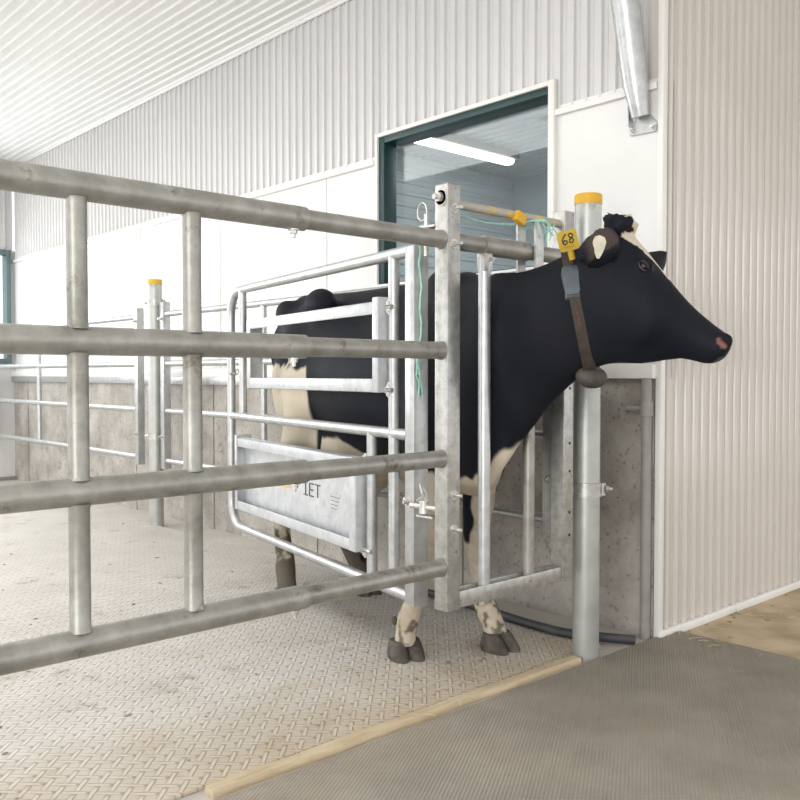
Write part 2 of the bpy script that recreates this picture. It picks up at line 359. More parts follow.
b.box((WX - 0.012, WY1 + 0.04, RZ - 0.028), (WX + 0.015, EY, RZ), 0.003); b.box((WX - 0.012, CY + 0.01, RZ - 0.028), (WX + 0.015, WY0 - 0.03, RZ), 0.003)
for y in (4.20, 5.42, 6.64, 7.86, 9.08): b.box((WX + 0.004, y - 0.012, LZ + 0.05), (WX + 0.0125, y + 0.012, RZ - 0.02), 0.002)
struct(b.build('trim_1', M['trim']))
b = MB(); b.box((WX - 0.035, CY + 0.0, LZ - 0.005), (WX + 0.012, EY, LZ + 0.055), 0.004); struct(b.build('trim_2', M['trim']))
b = MB(); b.box((WX - 0.03, 2.60, LZ - 0.06), (WX + 0.012, EY, LZ + 0.0), 0.004); struct(b.build('trim_3', M['galv']))
b = MB(); b.box((WX - 0.004, CY - 0.020, 0.0), (WX + 0.03, CY + 0.006, CZ), 0.002); struct(b.build('trim_4', M['trim']))
b = MB(); b.box((WX - 0.004, CY + 0.02, CZ - 0.034), (WX + 0.012, EY, CZ - 0.012), 0.003); struct(b.build('trim_5', M['trim']))

# right wall (other face of the same block)
b = MB(); ribbed(b, 'X', WX + 0.02, 8.9, 0.03, CZ, CY, -1, 0.0735, RIGHT_RIB); b.box((WX + 0.02, CY + 0.002, 0), (8.9, CY + 0.09, CZ))
struct(b.build('wall_right', M['right_rib'], recalc=False))
b = MB(); b.box((WX + 0.0, CY - 0.028, 0), (8.9, CY - 0.002, 0.035), 0.004); struct(b.build('baseboard_right', M['trim']))
b = MB(); b.box((WX + 0.1, -4, CZ), (9, CY + 0.1, CZ + 0.1)); struct(b.build('ceiling', M['ceiling']))

# far end wall with its window
WE = 3.185
b = MB(); ribbed(b, 'X', -5, WX, 2.42, CZ, EY, -1, 0.0735, BACK_RIB); b.box((-5, EY + 0.002, 2.40), (WX, EY + 0.12, CZ))
b.box((WE, EY, 0), (WX + 0.1, EY + 0.12, 2.40)); b.box((-5, EY, 0), (WE, EY + 0.12, 1.22)); b.box((-5, EY, 1.22), (-0.8, EY + 0.12, 2.40))
endw = struct(b.build('wall_end', M['white_rib'], recalc=False))
b = MB(); b.box((-5, EY - 0.05, 0.0), (WX, EY, 0.035), 0.004); struct(b.build('baseboard_end', M['conduit']))
b = MB(); b.box((-5, EY - 0.03, 1.08), (2.9, EY, 1.13), 0.004); struct(b.build('trim_6', M['trim']))
b = MB()
b.box((WE - 0.045, EY - 0.05, 1.22), (WE, EY + 0.08, 2.40), 0.004); b.box((-0.8, EY - 0.05, 1.22), (-0.75, EY + 0.08, 2.40), 0.004)
b.box((-0.75, EY - 0.05, 2.35), (WE - 0.045, EY + 0.08, 2.40), 0.004); b.box((-0.75, EY - 0.05, 1.22), (WE - 0.045, EY + 0.08, 1.27), 0.004)
for x in (0.5, 1.8): b.box((x - 0.04, EY - 0.04, 1.27), (x + 0.04, EY + 0.06, 2.35), 0.004)
w2 = struct(b.build('window_2', M['greyframe']))
b = MB(); b.box((-0.78, EY + 0.02, 1.25), (WE - 0.02, EY + 0.03, 2.37)); b.build('pane', M['glass'], w2)

# office window
b = MB(); d0, d1 = WX - 0.004, WX + 0.12
b.box((d0, WY1 - 0.045, WZ0), (d1 - 0.03, WY1, WZ1), 0.003); b.box((d0 + 0.03, WY0, WZ0), (d1, WY0 + 0.012, WZ1), 0.003)
b.box((d0, WY0 + 0.013, WZ1 - 0.035), (d1, WY1 - 0.046, WZ1), 0.003); b.box((d0 + 0.02, WY0 + 0.013, WZ0), (d1, WY1 - 0.046, WZ0 + 0.012), 0.003)
w1 = struct(b.build('window_1', M['green']))
b = MB(); b.box((WX + 0.070, WY0 + 0.008, WZ0 + 0.008), (WX + 0.077, WY1 - 0.04, WZ1 - 0.03)); b.build('pane', M['glass'], w1)
b = MB(); e0, e1 = WX - 0.016, WX + 0.012
b.box((e0, WY1, WZ0), (e1, WY1 + 0.022, WZ1 + 0.022), 0.002); b.box((e0, WY0 - 0.035, WZ0), (e1, WY0, WZ1 + 0.022), 0.002)
b.box((e0, WY0 + 0.0005, WZ1), (e1, WY1 - 0.0005, WZ1 + 0.022), 0.002); b.box((e0 - 0.02, WY0 - 0.035, WZ0 - 0.055), (e1, WY1 + 0.022, WZ0 - 0.0005), 0.003)
b.build('window_casing', M['trim'], w1)

# the office behind the window
b = MB(); ribbed(b, 'H', 1.0, 3.02, WX + 0.12, 6.6, 5.6, -1, 0.10, [(0, 0), (0.5, 0), (0.6, 0.014), (0.86, 0.014), (0.96, 0)])
b.box((WX + 0.12, 5.602, 0), (6.6, 5.7, 3.05)); struct(b.build('wall_office_far', M['office'], recalc=False))
b = MB(); b.box((6.6, CY + 0.1, 0), (6.7, 5.7, 3.05)); struct(b.build('wall_office_side', M['office']))
b = MB(); ribbed(b, 'C', WX + 0.12, 6.65, CY + 0.1, 5.65, 3.02, 1, 0.11, [(0, 0), (0.5, 0), (0.6, 0.016), (0.86, 0.016), (0.96, 0)])
b.box((WX + 0.12, CY + 0.1, 3.022), (6.7, 5.7, 3.1)); struct(b.build('ceiling_office', M['office'], recalc=False))

t = thing('strip_light', (5.2, 4.95, 3.0), 'lit fluorescent strip light seen through the office window', 'ceiling light')
b = MB(); b.box((4.15, 4.88, 2.945), (5.84, 5.06, 3.01), 0.008); b.build('housing', M['conduit'], t)
b = MB()
prof = [(-0.055, 0.0), (-0.052, -0.026), (-0.03, -0.042), (0.03, -0.042), (0.052, -0.026), (0.055, 0.0)]
b.loft([[V((x, 4.97 + p, 2.946 + q)) for p, q in prof] for x in (4.18, 5.81)]); b.build('diffuser', M['tubelight'], t)
area('office_fill_light', (5.3, 3.3, 2.95), (5.3, 3.3, 0), 1.2, 1.6, 42, (1.0, 0.98, 0.95))  # area light added to brighten the office; not a visible fixture

# ------------------------------------------------------------------ floor coverings
o = MB().box((-4.0, 2.045, 0), (2.965, EY - 0.3, 0.012), 0.003).build('rubber_mat', M['tread'])
tag(o, 'pale rubber mat with raised tread bars, under the cow and the gates', 'mat')
o = MB().box((0.2, -3.0, 0), (3.37, 1.952, 0.014), 0.004).build('rubber_mat', M['ribmat'])
tag(o, 'dark finely ribbed rubber mat at the lower right, in front of the steel post', 'mat')
b = MB(); n = 12; rings = []
for i in range(n + 1):
    x = 1.15 + (2.735 - 1.15) * i / n; j = 0.004 * math.sin(i * 1.9); w = 0.022 + 0.0025 * math.sin(i * 2.3)
    rings.append([V((x, 2.0 + j + a * w, c)) for a, c in ((-1, 0.0), (-1, 0.019), (-0.8, 0.025), (0.8, 0.025), (1, 0.019), (1, 0.0))])
b.loft(rings); o = b.build('wooden_strip', M['wood']); tag(o, 'raw wooden strip on the floor between the two rubber mats', 'board')
pts = []
for i in range(31):
    u = i / 30; y = 3.12 - 1.16 * u
    pts.append((2.985 - 0.055 * math.exp(-((y - 2.3) / 0.4) ** 2) + max(0, 2.22 - y) ** 2 * 2.0, y + 0.012, 0.031 if y > 2.06 else 0.021 + (y - 1.96) * 0.1))
o = MB().tube(pts, 0.019, 14).build('hose', M['hose']); tag(o, 'black hose lying along the foot of the concrete wall', 'hose')

# ------------------------------------------------------------------ steel posts with yellow caps
def column(x, y, label, clamps, h=1.79):
    t = thing('steel_post', (x, y, 0), label, 'post', 'round steel posts with yellow caps')
    MB().tube([(x, y, 0), (x, y, h - 0.038)], 0.0505, 32).build('pipe', M['column'], t)
    c = MB().lathe((x, y, h - 0.040), [(0.052, 0), (0.0525, 0.001), (0.0525, 0.034), (0.049, 0.039), (0.030, 0.040)], 32).build('cap', M['yellow'], t)
    c['label'] = 'yellow plastic cap'
    for z in clamps:
        b = MB().lathe((x, y, z - 0.028), [(0.0505, 0), (0.0555, 0.001), (0.0555, 0.055), (0.0505, 0.056)], 32)
        cl = b.build('clamp', M['post'], t)
        b = MB(); dr = HR
        b.tube([V((x, y, z)) + dr * 0.062 + V((0, 0, -0.024)), V((x, y, z)) + dr * 0.062 + V((0, 0, 0.024))], 0.012, 10); b.build('clamp_ear', M['post'], cl)
        bolts(cl, [(V((x, y, z)) + dr * 0.072, dr, 0.012, 0.028), (V((x, y, z)) - dr * 0.054, -dr, 0.012, 0.03)], 'clamp_bolt')
    return t
column(2.805, 2.005, 'round steel post with a yellow cap right beside the cow\'s head', (0.66,))
column(2.965, 5.87, 'round steel post with a yellow cap, far away among the fence rails', (1.62, 0.66))

# ------------------------------------------------------------------ front gate (along X at Y = GY)
GY = 2.02; GX1 = 2.022; JX = 1.475
t = thing('pipe_gate', (1.0, GY, 0), 'long galvanised four-rail pipe gate across the foreground at left', 'gate')
for z in (1.540, 1.180, 0.826, 0.468):
    r = MB().tube([(-0.75, GY, z), (JX, GY, z)], 0.034, 24).build('rail', M['pipe'], t)
    b = MB().tube([(JX - 0.03, GY, z), (GX1 - 0.012, GY, z), (GX1, GY, z)], [0.028, 0.028, 0.031], 24); b.build('inner_rail', M['pipe'], r)
    b = MB(); b.bolt((JX - 0.035, GY, z - 0.032), (0, 0, -1), 0.011, 0.024)
    b.build('set_screw', M['bolt'], r)
for px in (78, 192.5, -70):
    f = GY / (HF.y + (px - 400) / FPX * HR.y); x = f * (HF.x + (px - 400) / FPX * HR.x)
    b = MB()
    for z0, z1 in ((0.468, 0.826), (0.826, 1.18), (1.18, 1.54)):
        b.tube([(x, GY, z0 + 0.028), (x, GY, z0 + 0.038), (x, GY, z1 - 0.038), (x, GY, z1 - 0.028)], [0.0285, 0.0245, 0.0245, 0.0285], 20)
    b.build('upright', M['pipe'], t)

# ------------------------------------------------------------------ headgate
HX0, HX1, HX2, HX3, HY0, HY1 = 2.024, 2.084, 2.640, 2.700, 1.99, 2.05
t = thing('headgate', (2.35, 2.02, 0), 'galvanised headgate frame holding the cow\'s neck, with a worn yellow bar on top', 'headgate')
lp = MB().box((HX0, HY0, 0.325), (HX1, HY1, 1.718), 0.004).build('post', M['post'], t)
b = MB(); b.bolt((HX0, 2.02, 1.675), (-1, 0, 0), 0.016, 0.034); b.tube([(HX0 - 0.003, 2.02, 1.675), (HX0, 2.02, 1.675)], 0.027, 24); b.build('bolt', M['bolt'], lp)
bolts(lp, [((HX0 + 0.030, HY0, z), (0, -1, 0), 0.011, 0.034) for z in (1.640, 1.525, 0.708, 0.596)])
MB().box((HX0 + 0.003, HY0 + 0.003, 1.7185), (HX1 - 0.003, HY1 - 0.003, 1.721)).build('end_plate', M['conduit'], lp)
rp = MB().box((HX2, HY0, 0.335), (HX3, HY1, 1.708), 0.004).build('post', M['post'], t)
for z in (1.05, 0.74, 0.585, 0.50, 0.845): MB().tube([(HX2 + 0.036, HY0 + 0.002, z), (HX2 + 0.036, HY0 - 0.001, z)], 0.006, 12).build('bolt_hole', M['ink'], rp)
b = MB().tube([(HX1, 2.02, 1.540), (HX2, 2.02, 1.540)], 0.028, 24); b.build('top_tube', M['pipe'], t)
b = MB().tube([(2.215, 2.02, 1.540), (2.455, 2.02, 1.540)], 0.0335, 24); b.build('top_sleeve', M['pipe'], t)
o = MB().tube([(HX1, 2.02, 1.662), (HX2, 2.02, 1.662)], 0.015, 18).build('release_bar', M['worn_yellow'], t); o['label'] = 'round bar with worn yellow paint'
b = MB(); b.box((HX1 + 0.001, 2.045, 1.675), (HX1 + 0.016, 2.068, 1.735), 0.003); o = b.build('catch', M['yellow'], t); o['label'] = 'small yellow catch'
b = MB(); Mx = Matrix.Translation(V((2.398, 2.0, 1.656))) @ Matrix.Rotation(math.radians(24), 4, 'Y')
b.box((-0.026, -0.012, -0.026), (0.024, 0.012, 0.012), 0.005, Mx)
o = b.build('catch', M['yellow'], t); o['label'] = 'yellow release catch on the bar'
b = MB(); b.box((HX1 + 0.005, HY0 + 0.006, 0.328), (HX2, HY0 + 0.013, 0.383), 0.002)
b.box((HX1 + 0.005, HY0 + 0.013, 0.328), (HX2, HY1, 0.336)); b.box((HX1 + 0.005, HY1 - 0.007, 0.328), (HX2, HY1 + 0.004, 0.383), 0.002)
b.box((HX1 + 0.005, HY0 + 0.012, 0.366), (HX2, HY1 - 0.006, 0.371))
bb = b.build('bottom_channel', M['post'], t)
for x in (2.234, 2.456): MB().tube([(x, HY0 + 0.010, 0.352), (x, HY0 + 0.004, 0.352)], 0.010, 14).build('weld_spot', M['dung'], bb)
# fixed stanchion on the near side, with its clamp
st = MB().tube([(2.234, 2.02, 0.371), (2.234, 2.02, 1.505)], 0.0215, 20).build('stanchion_bar', M['galv'], t)
b = MB(); b.box((2.214, 2.0, 1.452), (2.254, 2.040, 1.514), 0.004); b.build('clamp_socket', M['post'], st); bolts(st, [((2.240, 2.0, 1.492), (0, -1, 0), 0.008, 0.018)])
# moving stanchion on the far side, hung from two straps that straddle the tube
st = MB().tube([(2.474, 2.02, 0.371), (2.474, 2.02, 1.44)], 0.021, 20).build('stanchion_bar', M['pipe'], t)
for y0, y1, yy in ((1.975, 1.983, 2.000), (2.057, 2.065, 2.040)):
    b = MB(); x = 2.474
    b.loft([[V((x + sx * w, y + dy, z)) for sx, dy in ((-1, -0.004), (1, -0.004), (1, 0.004), (-1, 0.004))] for w, y, z in ((.022, (y0 + y1) / 2, 1.645), (.022, (y0 + y1) / 2, 1.47), (.020, yy, 1.40), (.020, yy, 1.36))])
    b.build('hanger_strap', M['post'], st)

# green twine on the headgate
b = MB(); rnd = random.Random(2)
b.tube([(2.055, 2.075, 1.655), (2.15, 2.07, 1.640), (2.28, 2.06, 1.628), (2.40, 2.05, 1.634), (2.47, 1.995, 1.650), (2.50, 1.975, 1.652), (2.53, 2.03, 1.640), (2.47, 2.066, 1.630)], 0.0042, 8)
for k in range(9):
    p = V((2.495 + rnd.uniform(-.02, .02), 1.974, 1.645))
    b.tube([p, p + V((rnd.uniform(-.02, .035), -0.006, rnd.uniform(-.02, .01))), p + V((rnd.uniform(-.03, .06), -0.004, rnd.uniform(-.075, -.03)))], 0.0022, 6)
o = b.build('twine', M['rope']); tag(o, 'green twine knotted along the yellow bar on top of the headgate', 'rope')

# ------------------------------------------------------------------ side gate of the chute (angled)
P0 = V((2.097, 2.213, 0)); PD = V((0.1954, 0.9807, 0)); PN = V((-0.9807, 0.1954, 0))   # start, along, towards the camera side
def pp(s, z, n=0.0): return P0 + PD * s + PN * n + UP * z
MP = Matrix.Translation(P0) @ Matrix(((PD.x, PN.x, 0, 0), (PD.y, PN.y, 0, 0), (0, 0, 1, 0), (0, 0, 0, 1)))   # box axes: along, out, up
t = thing('side_gate', P0, 'galvanised rounded tube side gate of the chute, alongside the cow', 'gate')
TL, ZB, ZT = 1.83, 0.315, 1.535
po = MB().box((-0.03, -0.03, 0.295), (0.03, 0.03, 1.545), 0.004, MP).build('post', M['galv'], t)
bolts(po, [(pp(0.03, 0.66, 0.012), PD, 0.013, 0.03), (pp(-0.03, 0.66, 0.0), -PD, 0.014, 0.045), (pp(0.0, 0.66, 0.03), PN, 0.012, 0.024)])
def arc(c, r, a0, a1, n=8): return [pp(c[0] + r * math.cos(a0 + (a1 - a0) * i / n), c[1] + r * math.sin(a0 + (a1 - a0) * i / n)) for i in range(n + 1)]
R = 0.13
path = [pp(0.02, ZT), pp(0.9, ZT)] + arc((TL - R, ZT - R), R, PI / 2, 0) + [pp(TL, 1.0)] + arc((TL - R, ZB + R), R, 0, -PI / 2) + [pp(0.9, ZB), pp(0.02, ZB)]
MB().tube(path, 0.0215, 20).build('frame_tube', M['galv'], t)
MB().tube([pp(0.0, 0.888), pp(TL, 0.888)], 0.0205, 20).build('rail', M['galv'], t)
def along(px, n=0.0):
    u = (px - 400) / FPX; q = P0 + PN * n
    return (u * q.dot(HF) - q.dot(HR)) / (PD.dot(HR) - u * PD.dot(HF))
s1, s2, s3 = along(394), along(372), along(243)
MB().tube([pp(s1, ZB), pp(s1, ZT)], 0.0205, 20).build('upright', M['galv'], t)
MB().tube([pp(s2, ZB), pp(s2, 0.888)], 0.0205, 20).build('upright', M['galv'], t)
MB().tube([pp(s3, 0.888), pp(s3, ZT)], 0.0205, 20).build('upright', M['galv'], t)
# upper folding frame
a0, a1 = along(377.5, 0.05), along(247.5, 0.05)
zt0, zt1, zb0, zb1 = 1.322, 1.368, 1.036, 1.086
b = MB()
def bar(mb, s0, s1, z0, z1, n0, n1, bev=0.002): mb.box((min(s0, s1), n0, z0), (max(s0, s1), n1, z1), bev, MP)
bar(b, a0, a1, zt0, zt1, 0.046, 0.052); bar(b, a0, a1, zb0, zb1, 0.046, 0.052)
bar(b, a0, a1, zt1 - 0.005, zt1, 0.012, 0.052); bar(b, a0, a1, zb0, zb0 + 0.005, 0.012, 0.052)
bar(b, a0 - 0.006, a0, zb0, zt1 + 0.015, -0.03, 0.052); bar(b, a0, a0 + 0.035, zb0, zt1 + 0.015, 0.047, 0.053)
bar(b, a1, a1 + 0.006, zb0, zt1, -0.03, 0.052); bar(b, a1 - 0.04, a1, zb0, zt1, 0.046, 0.053)
fl = b.build('folding_frame', M['bright'], t)
for z in (1.345, 1.045):
    MB().tube([pp(a0 - 0.05, z, 0.018), pp(a0 + 0.01, z, 0.018)], 0.009, 12).build('hinge_pin', M['bolt'], fl)
    bolts(fl, [(pp(a0 - 0.028, z + 0.008, 0.018), UP, 0.011, 0.022), (pp(a0 - 0.028, z - 0.008, 0.018), -UP, 0.011, 0.018)])
# lower box panel
c0, c1 = along(354.5, 0.05), along(235.5, 0.05)
ZL0, ZL1 = 0.422, 0.785
b = MB(); bar(b, c0, c1, ZL0 + 0.01, ZL1 - 0.01, 0.0, 0.006, 0.0)
lo = b.build('lower_panel', M['bright'], t)
b = MB()
bar(b, c0, c1, ZL1 - 0.045, ZL1, 0.044, 0.050); bar(b, c0, c1, ZL1 - 0.005, ZL1, 0.0, 0.05)
bar(b, c0, c1, ZL0, ZL0 + 0.045, 0.044, 0.050); bar(b, c0, c1, ZL0, ZL0 + 0.005, 0.0, 0.05)
bar(b, c0 - 0.006, c0, ZL0, ZL1 + 0.004, -0.035, 0.050); bar(b, c0, c0 + 0.045, ZL0, ZL1, 0.045, 0.051)
bar(b, c1, c1 + 0.006, ZL0, ZL1 + 0.015, -0.035, 0.055); bar(b, c1 - 0.02, c1, ZL0, ZL1 + 0.01, 0.045, 0.055)
b.build('panel_frame', M['bright'], lo)
for z, d in ((ZL0 + 0.01, -1), (ZL1 - 0.01, 1)):
    MB().tube([pp(c0 - 0.075, z, 0.018), pp(c0, z, 0.018)], 0.009, 12).build('hinge_pin', M['bolt'], lo)
    bolts(lo, [(pp(c0 - 0.03, z + 0.006 * d, 0.018), UP * d, 0.013, 0.022)])
# stencilled letters on the panel: lines on the plate plane
def strokes(mb, lines, r, fn):
    for ln in lines: mb.tube([fn(x, y) for x, y in ln], r, 6)
b = MB(); L0 = along(311, 0.006)
fn = lambda x, z: pp(L0 - x, z, 0.0065)
H0, H1 = 0.578, 0.632
for glyph in ([[(-.055, H0), (-.055, H1)], [(-.075, H0), (-.035, H0)]],
              [[(-.015, H0), (-.015, H1)], [(-.015, H1), (0.025, H1)], [(-.015, (H0 + H1) / 2), (0.02, (H0 + H1) / 2)], [(-.015, H0), (0.025, H0)]],
              [[(0.065, H0), (0.065, H1)], [(0.04, H1), (0.09, H1)]]):
    b = MB(); strokes(b, glyph, 0.0035, fn); b.build('stencil_letter', M['stencil'], lo)
for k in range(4):
    xs = 0.185; z = 0.60 - k * 0.016
    b = MB(); strokes(b, [[(xs + 0.005 * (k % 2), z), (xs + 0.04, z - 0.001), (xs + 0.085 - 0.01 * k, z - 0.001)]], 0.0012, fn); b.build('small_print', M['stencil'], lo)
b = MB(); q0 = along(289, 0.006); q1 = along(272, 0.006); bar(b, q0, q1, 0.585, 0.61, 0.006, 0.0075, 0.0)
o = b.build('sticker', M['orange'], lo); o['label'] = 'orange sticker'
# latch between the side gate and the headgate post
b = MB(); c = V((2.045, 2.10, 0.655))
b.tube([c + V((0.0, 0.085, 0)), c + V((0.0, -0.045, 0))], 0.010, 12)
b.tube([c + V((0.0, 0.02, -0.022)), c + V((0.0, 0.02, 0.022))], 0.018, 12)
b.tube([c + V((-.004, 0.0, 0.02)), c + V((-.02, 0.01, 0.05)), c + V((-.01, 0.03, 0.075)), c + V((0.0, 0.01, 0.05)), c + V((0, 0.0, 0.02))], 0.004, 8)
b.box(c + V((-.02, -0.04, -0.034)), c + V((0.02, 0.04, -0.026)), 0.002)
o = b.build('latch', M['bolt'], t); o['label'] = 'zinc latch pin and shackle'
b = MB(); c = V((2.040, 2.095, 1.615))
b.tube([c + V((0, 0.01, -0.12)), c + V((0, 0.01, 0.02))], 0.008, 10); b.box(c + V((-.02, -0.045, -0.03)), c + V((0.02, 0.03, -0.022)), 0.002)
ring = [c + V((0, 0.03 + 0.022 * math.sin(a), 0.03 + 0.03 * math.cos(a))) for a in [2 * PI * i / 16 for i in range(17)]]
b.tube(ring, 0.0028, 8, cap=False); b.build('latch_ring', M['bolt'], t)
# chain at the far end
ch0 = pp(TL - 0.06, 1.105, 0.02); chv = V((2.86, 4.35, 1.17)) - ch0
for k in range(6):
    b = MB(); a = ch0 + chv * (k / 6.0); d = chv.normalized(); e = UP if k % 2 else d.cross(UP)
    b.tube([a + d * 0.030 * math.cos(q) + e * 0.013 * math.sin(q) for q in [2 * PI * i / 14 for i in range(15)]], 0.0035, 6, cap=False)
    b.build('chain_link', M['bolt'], t)
# twine hanging down the gate post
b = MB(); rnd = random.Random(6)
q = [pp(0.01, 1.60, 0.01) , pp(-0.034, 1.56, 0.012)] + [pp(-0.035 + 0.002 * math.sin(i), 1.52 - i * 0.04, 0.006 + 0.005 * math.sin(i * 1.7)) for i in range(9)] + [pp(-0.034, 1.17, 0.020), pp(-0.034, 1.10, 0.016)]
b.tube([V((2.042, 2.12, 1.60))] + q, 0.0045, 8)
for k in range(7):
    p = pp(-0.034, 1.15, 0.014)
    b.tube([p, p + V((rnd.uniform(-.02, .01), rnd.uniform(-.01, 0.0), -0.05)), p + V((rnd.uniform(-.03, .02), rnd.uniform(-.012, -0.002), rnd.uniform(-.13, -.07)))], 0.0025, 6)
o = b.build('twine', M['rope']); tag(o, 'frayed green twine hanging down the side gate post', 'rope')

# ------------------------------------------------------------------ fences along the concrete wall
FX = 2.985
def fence(y0, y1, ups, label):
    t = thing('pipe_fence', (FX, (y0 + y1) / 2, 0), label, 'fence', 'pipe fences along the concrete wall')
    for z in (1.535, 1.182, 0.843, 0.486):
        MB().tube([(FX, y0, z), (FX, y1, z)], 0.0215, 18).build('rail', M['galv'], t)
    return t
FA, FB = 5.76, 2.31
t = fence(FB, FA, (), 'four-rail pipe fence along the concrete wall behind the cow')
for y, w in ((FA, 0.028), (FB, 0.030)):
    e = MB().box((FX - w, y - w, 0.43), (FX + w, y + w, 1.62 if y > 4 else 1.60), 0.003).build('end_post', M['galv'], t)
    bolts(e, [((FX - w, y, z), (-1, 0, 0), 0.012, 0.028) for z in (0.66, 1.50)])
MB().tube([(FX, 4.50, 0.486), (FX, 4.50, 1.535)], 0.019, 16).build('upright', M['galv'], t)
t = fence(6.17, EY - 0.12, (), 'four-rail pipe fence at far left reaching to the end wall')
e = MB().box((FX - 0.028, 6.17 - 0.028, 0.43), (FX + 0.028, 6.17 + 0.028, 1.60), 0.003).build('end_post', M['galv'], t)
bolts(e, [((FX - 0.028, 6.17, z), (-1, 0, 0), 0.012, 0.028) for z in (0.66, 1.50)])
MB().tube([(FX, 8.20, 0.486), (FX, 8.20, 1.535)], 0.021, 16).build('upright', M['galv'], t)
MB().box((FX - 0.02, EY - 0.16, 0.43), (FX + 0.02, EY - 0.10, 1.58), 0.003).build('end_post', M['galv'], t)

# ------------------------------------------------------------------ fittings on the wall
b = MB(); b.tube([(WX - 0.022, CY + 0.034, 0.0), (WX - 0.022, CY + 0.034, LZ - 0.006)], 0.022, 16)
o = thing('conduit', (WX - 0.022, CY + 0.034, 0), 'grey vertical conduit on the concrete beside the ribbed wall', 'conduit')
b.build('pipe', M['conduit'], o)
b = MB(); b.tube([(WX - 0.022, CY + 0.034, 0.93), (WX - 0.022, CY + 0.034, 0.99)], 0.028, 16); b.tube([(WX - 0.02, CY + 0.03, 0.96), (WX - 0.02, CY + 0.13, 0.96)], 0.012, 10); b.build('strap_clip', M['conduit'], o)
bp = thing('wall_bracket', (WX, 2.09, 2.22), 'galvanised wall bracket bolted high on the white panel near the corner', 'bracket')
BDY, BDZ = -0.082, -0.035
b = MB()
pl = [(2.175, 2.14), (2.045, 2.135), (2.045, 2.17), (2.085, 2.215), (2.135, 2.215), (2.175, 2.175)]
b.loft([[V((x, y, z)) for y, z in [(y + BDY, z + BDZ) for y, z in pl]] for x in (WX - 0.004, WX + 0.009)])
b.build('base_plate', M['galv'], bp)
b = MB(); b.tube([(WX - 0.03, 2.105 + BDY, 2.20 + BDZ), (WX - 0.06, 2.112 + BDY, 2.33 + BDZ), (WX - 0.11, 2.12 + BDY, 2.55), (WX - 0.26, 2.14 + BDY, 3.26)], [0.036, 0.052, 0.056, 0.056], 20)
b.build('brace_tube', M['galv'], bp)
MB().box((WX - 0.035, 2.160 + BDY, 2.17 + BDZ), (WX, 2.166 + BDY, 2.255 + BDZ), 0.002).build('gusset', M['galv'], bp)
bolts(bp, [((WX - 0.004, yb + BDY, zb + BDZ), (-1, 0, 0), 0.010, 0.022) for yb, zb in ((2.06, 2.152), (2.16, 2.157))])

# ------------------------------------------------------------------ straw and dirt on the floor
b = MB(); rnd = random.Random(12)
for k in range(74):
    if k < 34: x, y, z0 = rnd.uniform(1.4, 2.7), rnd.uniform(1.96, 2.2), 0.018
    elif k < 50: x, y, z0 = rnd.uniform(1.2, 2.7), rnd.uniform(2.1, 3.4), 0.014
    else: x, y, z0 = 3.25 + rnd.random() ** 2 * 0.9, CY - 0.03 - rnd.random() ** 2 * 0.5, 0.004 + 0.014
    a = rnd.uniform(0, PI); l = rnd.uniform(0.012, 0.038)
    if abs(y - 2.0) < 0.045: z0 = 0.028
    p = V((x, y, z0)); d = V((math.cos(a), math.sin(a), 0))
    b.tube([p - d * l, p + V((0, 0, 0.004)), p + d * l], 0.0011, 5)
tag(b.build('straw', M['straw']), 'loose bits of straw scattered over the floor', 'straw', kind='stuff')
b = MB(); rnd = random.Random(31)
for k in range(100):
    if k < 78: x, y = rnd.uniform(0.3, 2.9), 2.2 + rnd.random() ** 1.4 * 4; z0 = 0.012
    else: x, y = 3.26 + rnd.random() ** 2 * 1.4, CY - 0.04 - rnd.random() ** 3 * 0.5; z0 = 0.014 if x < 3.37 else 0.0
    s = rnd.uniform(0.002, 0.009)
    b.ellipsoid((x, y, z0 + s * 0.2), s * rnd.uniform(1, 2), s, s * 0.45, Matrix.Rotation(rnd.uniform(0, PI), 3, 'Z'), 8)
tag(b.build('dirt_crumbs', M['dung']), 'crumbs of dried dirt scattered over the floor', 'dirt', kind='stuff')

# ------------------------------------------------------------------ the cow
CR = V((2.575, 2.951, 0)); CA = math.atan2(-0.9807, -0.1954)
MC = Matrix.Translation(CR) @ Matrix.Rotation(CA, 4, 'Z'); MCI = MC.inverted()
MZ = 0.012                                   # top of the mat
def loc(px, py, f): return MCI @ seen(px, py, f)
def section(top, bot, hw, side, n=28, e=2.3, wide=0.0, lowtaper=0.0, toptaper=0.0):
    """closed ring between a top and a bottom point; side = unit lateral vector"""
    c = (top + bot) / 2; h = (top - bot) / 2; out = []
    for k in range(n):
        a = 2 * PI * k / n; ca, sa = math.cos(a), math.sin(a)
        x = math.copysign(abs(ca) ** (2 / e), ca); z = math.copysign(abs(sa) ** (2 / e), sa)
        w = hw * (1 - toptaper * max(0, z) ** 1.5 - lowtaper * max(0, -z) ** 1.5)
        out.append(c + h * z + side * (x * w))
    return out
LAT = V((0, -1, 0))                          # the cow's right, towards the camera
def body_ring(x, zt, zb, hw, y=0.0, tt=0.45, lt=0.25, e=2.3): return section(V((x, y, zt)), V((x, y, zb)), hw, LAT, e=e, toptaper=tt, lowtaper=lt)

cb = MB()
BY = 0.025
def br(x, zt, zb, hw, tt=.6, lt=.25): return body_ring(x, zt, zb, hw, y=BY if x < .6 else BY * (0.9 - x) / .3, tt=tt, lt=lt)
cb.loft([br(-.955, 1.41, 1.10, .12, .25), br(-.915, 1.46, 1.00, .18, .35), br(-.82, 1.495, .96, .17, .5), br(-.68, 1.51, .86, .225, .42), br(-.50, 1.51, .79, .25, .36),
         br(-.26, 1.50, .72, .275, .36), br(0, 1.497, .665, .295, .5), br(.25, 1.497, .64, .295), br(.46, 1.502, .635, .275, .66),
         br(.60, 1.505, .630, .235, .66), br(.71, 1.495, .635, .185, .5), br(.79, 1.46, .65, .13, .4), br(.86, 1.34, .72, .07)])
